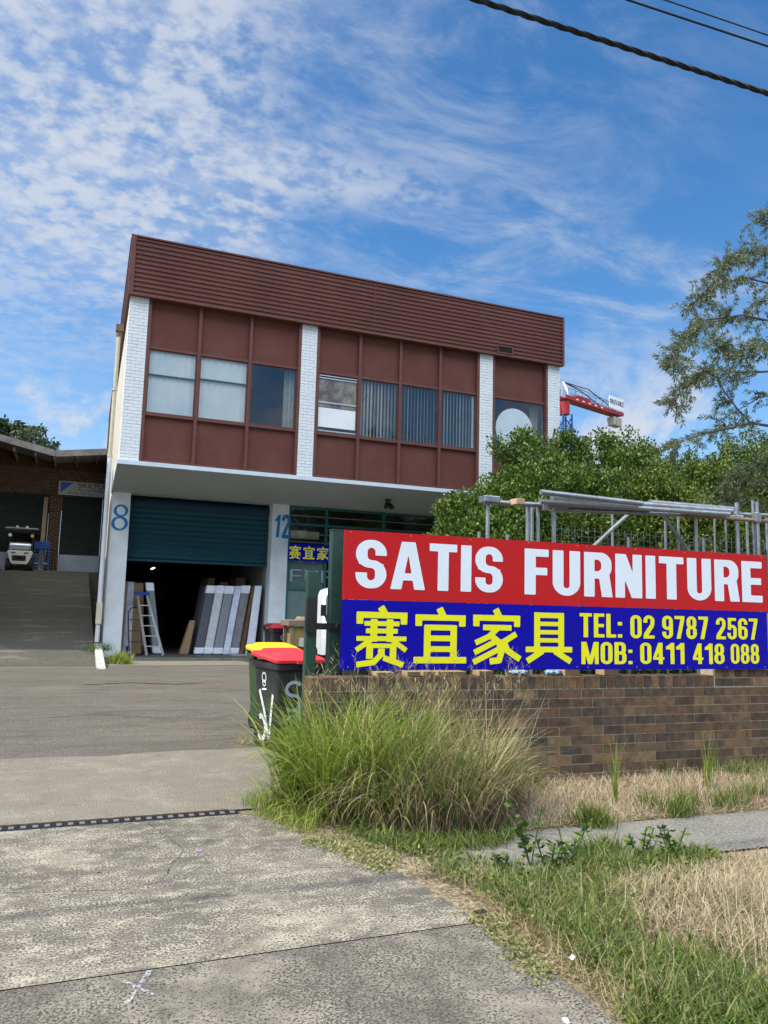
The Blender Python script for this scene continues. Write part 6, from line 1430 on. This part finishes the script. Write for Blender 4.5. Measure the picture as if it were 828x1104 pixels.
# ================================================================== GRASS
def inpoly(px_, py, poly):
    c = np.zeros(len(px_), bool); n = len(poly); j = n - 1
    for i in range(n):
        xi, yi = poly[i]; xj, yj = poly[j]
        m_ = ((yi > py) != (yj > py)) & (px_ < (xj - xi) * (py - yi) / (yj - yi + 1e-9) + xi); c ^= m_; j = i
    return c
def scatter(n, poly, jitter=0.0):
    """n random ground points inside a ground polygon given by its outline in the photograph"""
    W_ = np.array([onZ(x, y, 0.0)[:2] for x, y in poly]); lo = W_.min(0); hi = W_.max(0); out = []
    while sum(len(o) for o in out) < n:
        q = rng.uniform(lo, hi, (n * 2, 2)); m_ = inpoly(q[:, 0], q[:, 1], [tuple(w) for w in W_]); out.append(q[m_])
    q = np.concatenate(out)[:n]; q = q + rng.normal(0, jitter, q.shape) if jitter else q
    return np.column_stack([q, np.full(len(q), 0.0)])
def rect(n, x0, x1, y0, y1): return np.column_stack([rng.uniform(x0, x1, n), rng.uniform(y0, y1, n), np.zeros(n)])
def tuft(n, centers, r):
    c = np.array([centers[i] for i in rng.integers(0, len(centers), n)]); a = rng.normal(0, 1, (n, 2)) * r; return np.column_stack([c[:, 0] + a[:, 0], c[:, 1] + a[:, 1], np.zeros(n)])
def away(b, cx, cy, spread=0.9): return np.arctan2(b[:, 1] - cy, b[:, 0] - cx) + rng.normal(0, spread, len(b))
def px2(x, y): p = onZ(x, y, 0.0); return (p.x, p.y)
stuff = lambda o, lb, cat: tag(o, lb, cat, kind='stuff')
# the big clump left of the wall
CL = [(300, 868), (330, 850), (420, 842), (520, 850), (560, 868), (552, 895), (480, 912), (420, 908), (345, 893)]
subc = [px2(x, y) for x, y in [(330, 868), (350, 856), (358, 880), (380, 868), (400, 852), (408, 880), (430, 866), (440, 850)]]
def clumpy(n, poly, cents, r):
    b = scatter(n, poly, 0.02); k = rng.integers(0, len(cents), n); c = np.array(cents)[k]; m_ = rng.random(n) < 0.75
    b[m_, :2] = c[m_] + rng.normal(0, r, (m_.sum(), 2)); cc = np.where(m_[:, None], c, b[:, :2] - rng.normal(0, .1, (n, 2)))
    return b, np.arctan2(b[:, 1] - cc[:, 1], b[:, 0] - cc[:, 0]) + rng.normal(0, 0.7, n)
PL = [(312, 868), (335, 852), (400, 844), (450, 850), (455, 880), (420, 898), (350, 885)]
b, dr_ = clumpy(3000, PL, subc, 0.085)
o = grass_mesh('tall_grass', b, rng.uniform(0.45, 1.15, len(b)), 0.0165, 0.30, 1.9, G_TALL, K=8, dirs=dr_); stuff(o, 'tall bright green grass clump in front of the bins and the wall end', 'grass')
b, dr_ = clumpy(1700, PL, subc, 0.14)
o = grass_mesh('tall_grass', b, rng.uniform(0.25, 0.62, len(b)), 0.015, 0.80, 2.1, G_TALL, K=8, dirs=dr_); stuff(o, 'arching outer blades of the green clump hanging over the concrete', 'grass')
PR = [(400, 880), (430, 848), (505, 852), (528, 868), (520, 890), (480, 902), (430, 900)]
subr = [px2(x, y) for x, y in [(452, 862), (465, 885), (485, 862), (500, 880), (512, 864), (520, 878), (440, 888), (490, 893)]]
b, dr_ = clumpy(1900, PR, subr, 0.09)
o = grass_mesh('tall_grass', b, rng.uniform(0.30, 0.95, len(b)), 0.0115, 0.38, 1.9, G_SHORT, K=7, dirs=dr_); stuff(o, 'darker green grass on the right side of the big clump', 'grass')
b, dr_ = clumpy(4400, [(360, 876), (400, 847), (510, 852), (532, 872), (520, 895), (470, 905), (410, 898)], subr + subc[4:], 0.10)
o = grass_mesh('straw_grass', b, rng.uniform(0.25, 1.0, len(b)), 0.0068, 0.45, 2.0, G_STRAW, K=8, dirs=dr_); stuff(o, 'dry straw coloured stalks mixed into the big grass clump', 'grass')
b = scatter(3600, [(300, 870), (330, 852), (545, 852), (570, 872), (550, 900), (480, 910), (345, 890)], 0.02)
o = grass_mesh('stem_base', b, rng.uniform(0.12, 0.45, len(b)), 0.006, 0.35, 0.8, G_BASE, K=4); stuff(o, 'brown dead stems at the foot of the big grass clump', 'grass')
# seed stalks reaching above the wall
b = scatter(330, [(340, 872), (400, 850), (530, 852), (560, 870), (540, 890), (430, 890)], 0.03)
o = grass_mesh('seed_stalk', b, rng.uniform(0.75, 1.30, len(b)), 0.005, 0.30, 0.95, G_STRAW, K=8); stuff(o, 'thin pale seed stalks standing above the big grass clump', 'grass')
# seed heads: short fine branches near the tops of stalks
SH, SDr = [], []
b = scatter(60, [(350, 872), (400, 852), (520, 852), (555, 870), (430, 890)], 0.03)
for p in b:
    h_ = rng.uniform(0.85, 1.25); lean = rng.normal(0, 0.13, 2)
    for j in range(22):
        t = rng.uniform(0.72, 1.0); q = np.array([p[0] + lean[0] * t * 1.5, p[1] + lean[1] * t * 1.5, h_ * t]); SH.append(q); SDr.append([rng.normal(0, .6), rng.normal(0, .6), .9])
o = leaves_mesh('seed_head', np.array(SH), np.array(SDr), 0.07, 0.004, G_STRAW); stuff(o, 'feathery seed heads in front of the lower left of the sign', 'grass')
# dry mat along the wall and over the verge
b = np.concatenate([scatter(17000, [(530, 865), (560, 845), (610, 842), (828, 832), (880, 834), (880, 870), (828, 874), (700, 884), (600, 893), (530, 898)], 0.015), rect(9000, 4.2, 9, -15.2, -14.15)])
o = grass_mesh('dry_grass', b, rng.uniform(0.05, 0.20, len(b)), 0.0045, 1.2, 1.8, G_DEAD, K=5); stuff(o, 'bleached dry grass mat along the foot of the brick wall', 'grass')
mound = [(660, 960), (720, 950), (770, 932), (828, 918), (900, 908), (930, 1104), (828, 1075), (760, 1040), (690, 1010)]
b = scatter(15000, mound, 0.03)
ctr = np.array(px2(790, 985)); dd = np.hypot(b[:, 0] - ctr[0], b[:, 1] - ctr[1]); b[:, 2] = np.clip(0.09 - dd * 0.07, 0, 0.1)
fy_ = proj_px(b)[1]; o = grass_mesh('dry_grass', b, rng.uniform(0.06, 0.24, len(b)) * np.clip((fy_ - 880) / 110, 0.35, 1), 0.0040, 1.3, 2.0, G_DEAD, K=5); stuff(o, 'rounded mound of bleached dead grass at the lower right', 'grass')
b = rect(9000, 3.0, 9, -19.5, -16.2)
o = grass_mesh('dry_grass', b, rng.uniform(0.08, 0.22, len(b)), 0.005, 0.8, 1.0, G_DEAD, K=3); stuff(o, 'dry verge grass continuing right of the mound', 'grass')
b = np.concatenate([scatter(3500, [(520, 950), (600, 950), (690, 960), (690, 1050), (760, 1104), (680, 1104), (600, 1040), (540, 985)], 0.03), scatter(2600, [(440, 935), (500, 960), (560, 1000), (640, 1060), (680, 1104), (740, 1104), (690, 1030), (600, 965), (520, 935)], 0.04)])
o = grass_mesh('dry_grass', b, rng.uniform(0.05, 0.15, len(b)), 0.004, 0.9, 1.0, G_STRAW, K=3); stuff(o, 'thin straw along the curved edge of the driveway', 'grass')
# green verge grass
greens = [([(425, 912), (470, 908), (520, 930), (570, 962), (540, 972), (480, 948)], 1000, 0.03, .11), ([(520, 962), (560, 950), (640, 955), (680, 1000), (690, 1035), (660, 1060), (610, 1030), (560, 990)], 2000, 0.06, .22),
          ([(600, 948), (640, 935), (700, 925), (770, 925), (780, 935), (740, 950), (660, 965), (610, 962)], 1700, 0.06, .20), ([(655, 1045), (700, 1030), (760, 1045), (840, 1075), (860, 1130), (690, 1130)], 2600, 0.06, .20),
          ([(360, 895), (430, 905), (520, 905), (560, 900), (540, 915), (440, 922)], 1500, 0.05, .16)]
bs, hs = [], []
for poly, n, h0, h1 in greens: q = scatter(n, poly, 0.025); bs.append(q); hs.append(rng.uniform(h0, h1, len(q)))
gt = [px2(x, y) for x, y in [(800, 1000), (812, 1010), (745, 985), (700, 985), (780, 1040), (828, 1050), (640, 925), (655, 918), (545, 968), (570, 985), (590, 1000), (612, 985), (640, 1002), (655, 980), (625, 1020), (660, 1030), (640, 945), (668, 942), (700, 940), (722, 938), (752, 932), (690, 950), (700, 1060), (735, 1050), (765, 1070), (800, 1085), (720, 1085), (610, 950), (585, 965), (648, 1048)]]
tb = tuft(5200, gt, 0.055); bs.append(tb); hs.append(rng.uniform(0.06, 0.24, len(tb)))
b = np.concatenate(bs); o = grass_mesh('green_grass', b, np.concatenate(hs), 0.0085, 0.65, 1.9, G_SHORT, K=6); stuff(o, 'fresh green verge grass beside the curved driveway edge and footpath', 'grass')
tc_ = [px2(x, y) for x, y in [(640, 888), (646, 892), (632, 890), (735, 878), (742, 872), (728, 880), (795, 868), (812, 862), (716, 836), (765, 835), (822, 834), (790, 838), (565, 846), (575, 850), (700, 872), (806, 838), (780, 872)]]
b = tuft(3600, tc_, 0.05); o = grass_mesh('green_grass', b, rng.uniform(0.06, 0.22, len(b)), 0.007, 0.4, 1.0, G_SHORT, K=5); stuff(o, 'scattered green tufts in the dry grass below the brick wall', 'grass')
b = rect(2500, 5, 9, -15.2, -14.2); o = grass_mesh('green_grass', b, rng.uniform(0.05, 0.18, len(b)), 0.007, 0.4, 1.0, G_SHORT, K=4); stuff(o, 'green grass by the wall beyond the right edge', 'grass')
tc_ = [px2(663, 866), px2(764, 852)]; b = tuft(60, tc_, 0.02); o = grass_mesh('tall_weed', b, rng.uniform(0.3, 0.62, len(b)), 0.007, 0.1, 0.4, G_TALL, K=5); stuff(o, 'thin upright pale weeds against the brick wall', 'weeds')
b = scatter(5200, [(520, 950), (600, 945), (690, 950), (700, 1030), (780, 1060), (860, 1104), (690, 1104), (610, 1040), (545, 990)], 0.03)
o = grass_mesh('dry_grass', b, rng.uniform(0.06, 0.22, len(b)), 0.0042, 1.1, 1.8, G_STRAW, K=5); stuff(o, 'dead straw tangled through the green verge grass', 'grass')
b = scatter(2600, [(440, 925), (520, 940), (600, 950), (780, 930), (700, 1030), (690, 1104), (600, 1030), (520, 975)], 0.03); b[:, 2] = rng.uniform(0.01, 0.10, len(b))
o = leaves_mesh('ground_cover', b, np.column_stack([rng.normal(size=(len(b), 2)), rng.uniform(.1, .9, len(b))]), 0.035, 0.018, G_SHORT); stuff(o, 'small leaved ground cover low in the verge', 'weeds')
# weed fringe at the driveway drain, the pier foot and the ramp edge
b = np.concatenate([scatter(900, [(262, 866), (300, 858), (345, 890), (330, 905), (290, 885)], 0.03)]); o = grass_mesh('green_grass', b, rng.uniform(0.04, 0.16, len(b)), 0.006, 0.5, 1.0, G_TALL, K=4); stuff(o, 'low grass creeping over the end of the drain', 'grass')
p1 = onZ(126, 716, 0.0); b = tuft(650, [(p1.x - .02, p1.y + .15), (p1.x + .1, p1.y + .3), (p1.x + .16, p1.y)], 0.09); o = grass_mesh('pier_weeds', b, rng.uniform(0.10, 0.42, len(b)), 0.014, 0.5, 0.9, G_TALL, K=4); stuff(o, 'yellow green weeds at the foot of pier 8', 'weeds')
b = tuft(300, [(-0.22, 1.2), (-0.05, 1.6)], 0.12); b[:, 2] = 0.25; o = grass_mesh('ramp_weeds', b, rng.uniform(0.10, 0.35, len(b)), 0.012, 0.6, 0.9, G_HEDGE, K=4); stuff(o, 'dark weeds below the downpipe beside the ramp', 'weeds')
b = tuft(160, [px2(262, 802)], 0.05); o = grass_mesh('crack_weeds', b, rng.uniform(0.03, 0.10, len(b)), 0.006, 0.6, 0.9, G_STRAW, K=3); stuff(o, 'dry tuft growing in a crack left of the bins', 'weeds')
b = rect(260, -5, 1.0, -0.32, -0.2); o = grass_mesh('crack_weeds', b, rng.uniform(0.02, 0.06, len(b)), 0.006, 0.6, 0.9, G_TALL, K=3); stuff(o, 'tiny weeds along the foot of the ramp', 'weeds')
# creeping mat on the concrete
b = scatter(1500, [(325, 908), (345, 902), (400, 905), (430, 925), (410, 945), (385, 930), (355, 918)], 0.03); b[:, 2] = 0.005
o = leaves_mesh('creeping_weed', b, np.column_stack([rng.normal(size=(len(b), 2)), rng.uniform(.1, .6, len(b))]), 0.03, 0.014, leafmat('creeper', [(0, (0.16, 0.20, 0.05)), (0.6, (0.30, 0.30, 0.12)), (1, (0.42, 0.36, 0.2))])); stuff(o, 'pale creeping weed spreading over the concrete left of the clump', 'weeds')
b = scatter(900, [(500, 985), (530, 985), (560, 1010), (600, 1050), (580, 1060), (540, 1020)], 0.03); b[:, 2] = 0.004
o = leaves_mesh('creeping_weed', b, np.column_stack([rng.normal(size=(len(b), 2)), rng.uniform(.1, .5, len(b))]), 0.028, 0.013, bpy.data.materials['creeper']); stuff(o, 'creeping weed along the curved driveway edge', 'weeds')
# broad leaved weeds
for k, (x, y, hh) in enumerate([(572, 935, .36), (613, 945, .34), (592, 950, .26), (540, 950, .2), (690, 935, .25), (725, 932, .22)]):
    w0 = px2(x, y); r = thing('broadleaf_weed', (w0[0], w0[1], 0), ['leafy dark weed at the left edge of the footpath', 'tallest leafy weed standing before the footpath', 'short leafy weed between the two taller ones', 'small leafy weed nearest the driveway', 'leafy weed in the green grass right of the tall weed', 'leafy weed rightmost before the footpath'][k], 'weed', 'broad leaved weeds')
    P_, D_ = [], []; g = MB()
    for s_ in range(5):
        a = rng.uniform(0, 6.28); d = np.array([math.cos(a) * .35, math.sin(a) * .35, 1.0]); hq = hh * rng.uniform(.6, 1.1)
        g.tube([(w0[0], w0[1], 0), tuple(np.array([w0[0], w0[1], 0]) + d * hq)], 0.004, 5)
        for j in range(13):
            t = rng.uniform(.2, 1); az = rng.uniform(0, 6.28); P_.append(np.array([w0[0], w0[1], 0]) + d * hq * t); D_.append([math.cos(az), math.sin(az), .3])
    part(g, 'stem', M['green_plastic'], r); o = leaves_mesh('leaves', np.array(P_), np.array(D_), 0.055, 0.026, G_HEDGE); world_child(o, r)

# ================================================================== LITTER AND MARKS
def litter(name, x, y, w_, m_, lb, cat, z=0.01, ang=30):
    p = onZ(x, y, z); bm = bmesh.new(); bmesh.ops.create_grid(bm, x_segments=5, y_segments=4, size=0.5)
    for v in bm.verts: v.co.z = 0.16 * math.sin(v.co.x * 5 + x) * math.cos(v.co.y * 4 + y) + random.uniform(0, .06)
    bmesh.ops.solidify(bm, geom=bm.faces[:], thickness=0.02)
    me = bpy.data.meshes.new(name); bm.to_mesh(me); bm.free(); me.materials.append(m_); o = bpy.data.objects.new(name, me); COL.objects.link(o)
    o.location = (p.x, p.y, z); o.scale = (w_, w_ * .6, w_ * .5); o.rotation_euler = (0, 0, R(ang)); return tag(o, lb, cat)
litter('paper_scrap', 617, 1032, 0.04, M['white_sheet'], 'white paper scrap in the green grass near the dry mound', 'litter', 0.06)
litter('paper_scrap', 610, 1100, 0.035, M['white_sheet'], 'white paper scrap at the very bottom edge', 'litter', 0.03, 70)
litter('dry_leaf', 655, 910, 0.08, M['wood'], 'tan fallen leaf lying on the footpath', 'leaf', 0.012, 10)
litter('dry_leaf', 577, 985, 0.06, M['wood'], 'brown fallen leaf on the driveway edge', 'leaf', 0.012, 50)
litter('dark_stone', 517, 983, 0.07, M['black_metal'], 'small dark lump on the driveway edge', 'stone', 0.01, 10)
litter('fallen_petal', 215, 917, 0.035, M['flower'], 'tiny pinkish petal on the concrete below the drain', 'petal', 0.004, 10)
for k, (x, y) in enumerate([(160, 907), (105, 940), (425, 987), (395, 905), (300, 985)]):
    litter('pebble', x, y, 0.03, M['wood_grey'], ['pebble just below the drain on the left', 'pebble on the stained concrete at far left', 'twig scrap near the driveway edge', 'pebble near the creeping weed', 'pebble in the middle of the stained concrete'][k], 'pebble', 0.004, 20 * k)
# sprayed cross on the concrete
xm = onZ(152, 1062, 0.0); e = MB()
def dab(a, b, w_, z=0.0035):
    pa, pb_ = onZ(*a, 0), onZ(*b, 0); n = 14; prev = None; d = (pb_ - pa); nn = Vector((-d.y, d.x, 0)).normalized()
    vs = []
    for i in range(n + 1):
        c = pa.lerp(pb_, i / n) + nn * random.uniform(-.004, .004); ww = w_ * random.uniform(.5, 1.1); vs += [(c.x + nn.x * ww, c.y + nn.y * ww, z), (c.x - nn.x * ww, c.y - nn.y * ww, z)]
    e.add(vs, [(2 * i, 2 * i + 1, 2 * i + 3, 2 * i + 2) for i in range(n)])
dab((133, 1058), (166, 1073), 0.011, 0.0035); dab((162, 1046), (136, 1084), 0.011, 0.0045)
fm = bpy.data.materials.new('faded_white_mark'); fm.use_nodes = True; nt = fm.node_tree; pp = nt.nodes['Principled BSDF']; pp.inputs['Base Color'].default_value = (.6, .62, .64, 1)
tcn = _node(nt, 'ShaderNodeTexCoord'); nn_ = _node(nt, 'ShaderNodeTexNoise'); nn_.inputs['Scale'].default_value = 70; mm = _node(nt, 'ShaderNodeMapRange'); mm.inputs[1].default_value = .38; mm.inputs[2].default_value = .6; mm.inputs[4].default_value = 0.55
nt.links.new(tcn.outputs['Object'], nn_.inputs['Vector']); nt.links.new(nn_.outputs['Fac'], mm.inputs[0]); nt.links.new(mm.outputs[0], pp.inputs['Alpha'])
o = e.build('sprayed_cross', fm); tag(o, kind='structure')
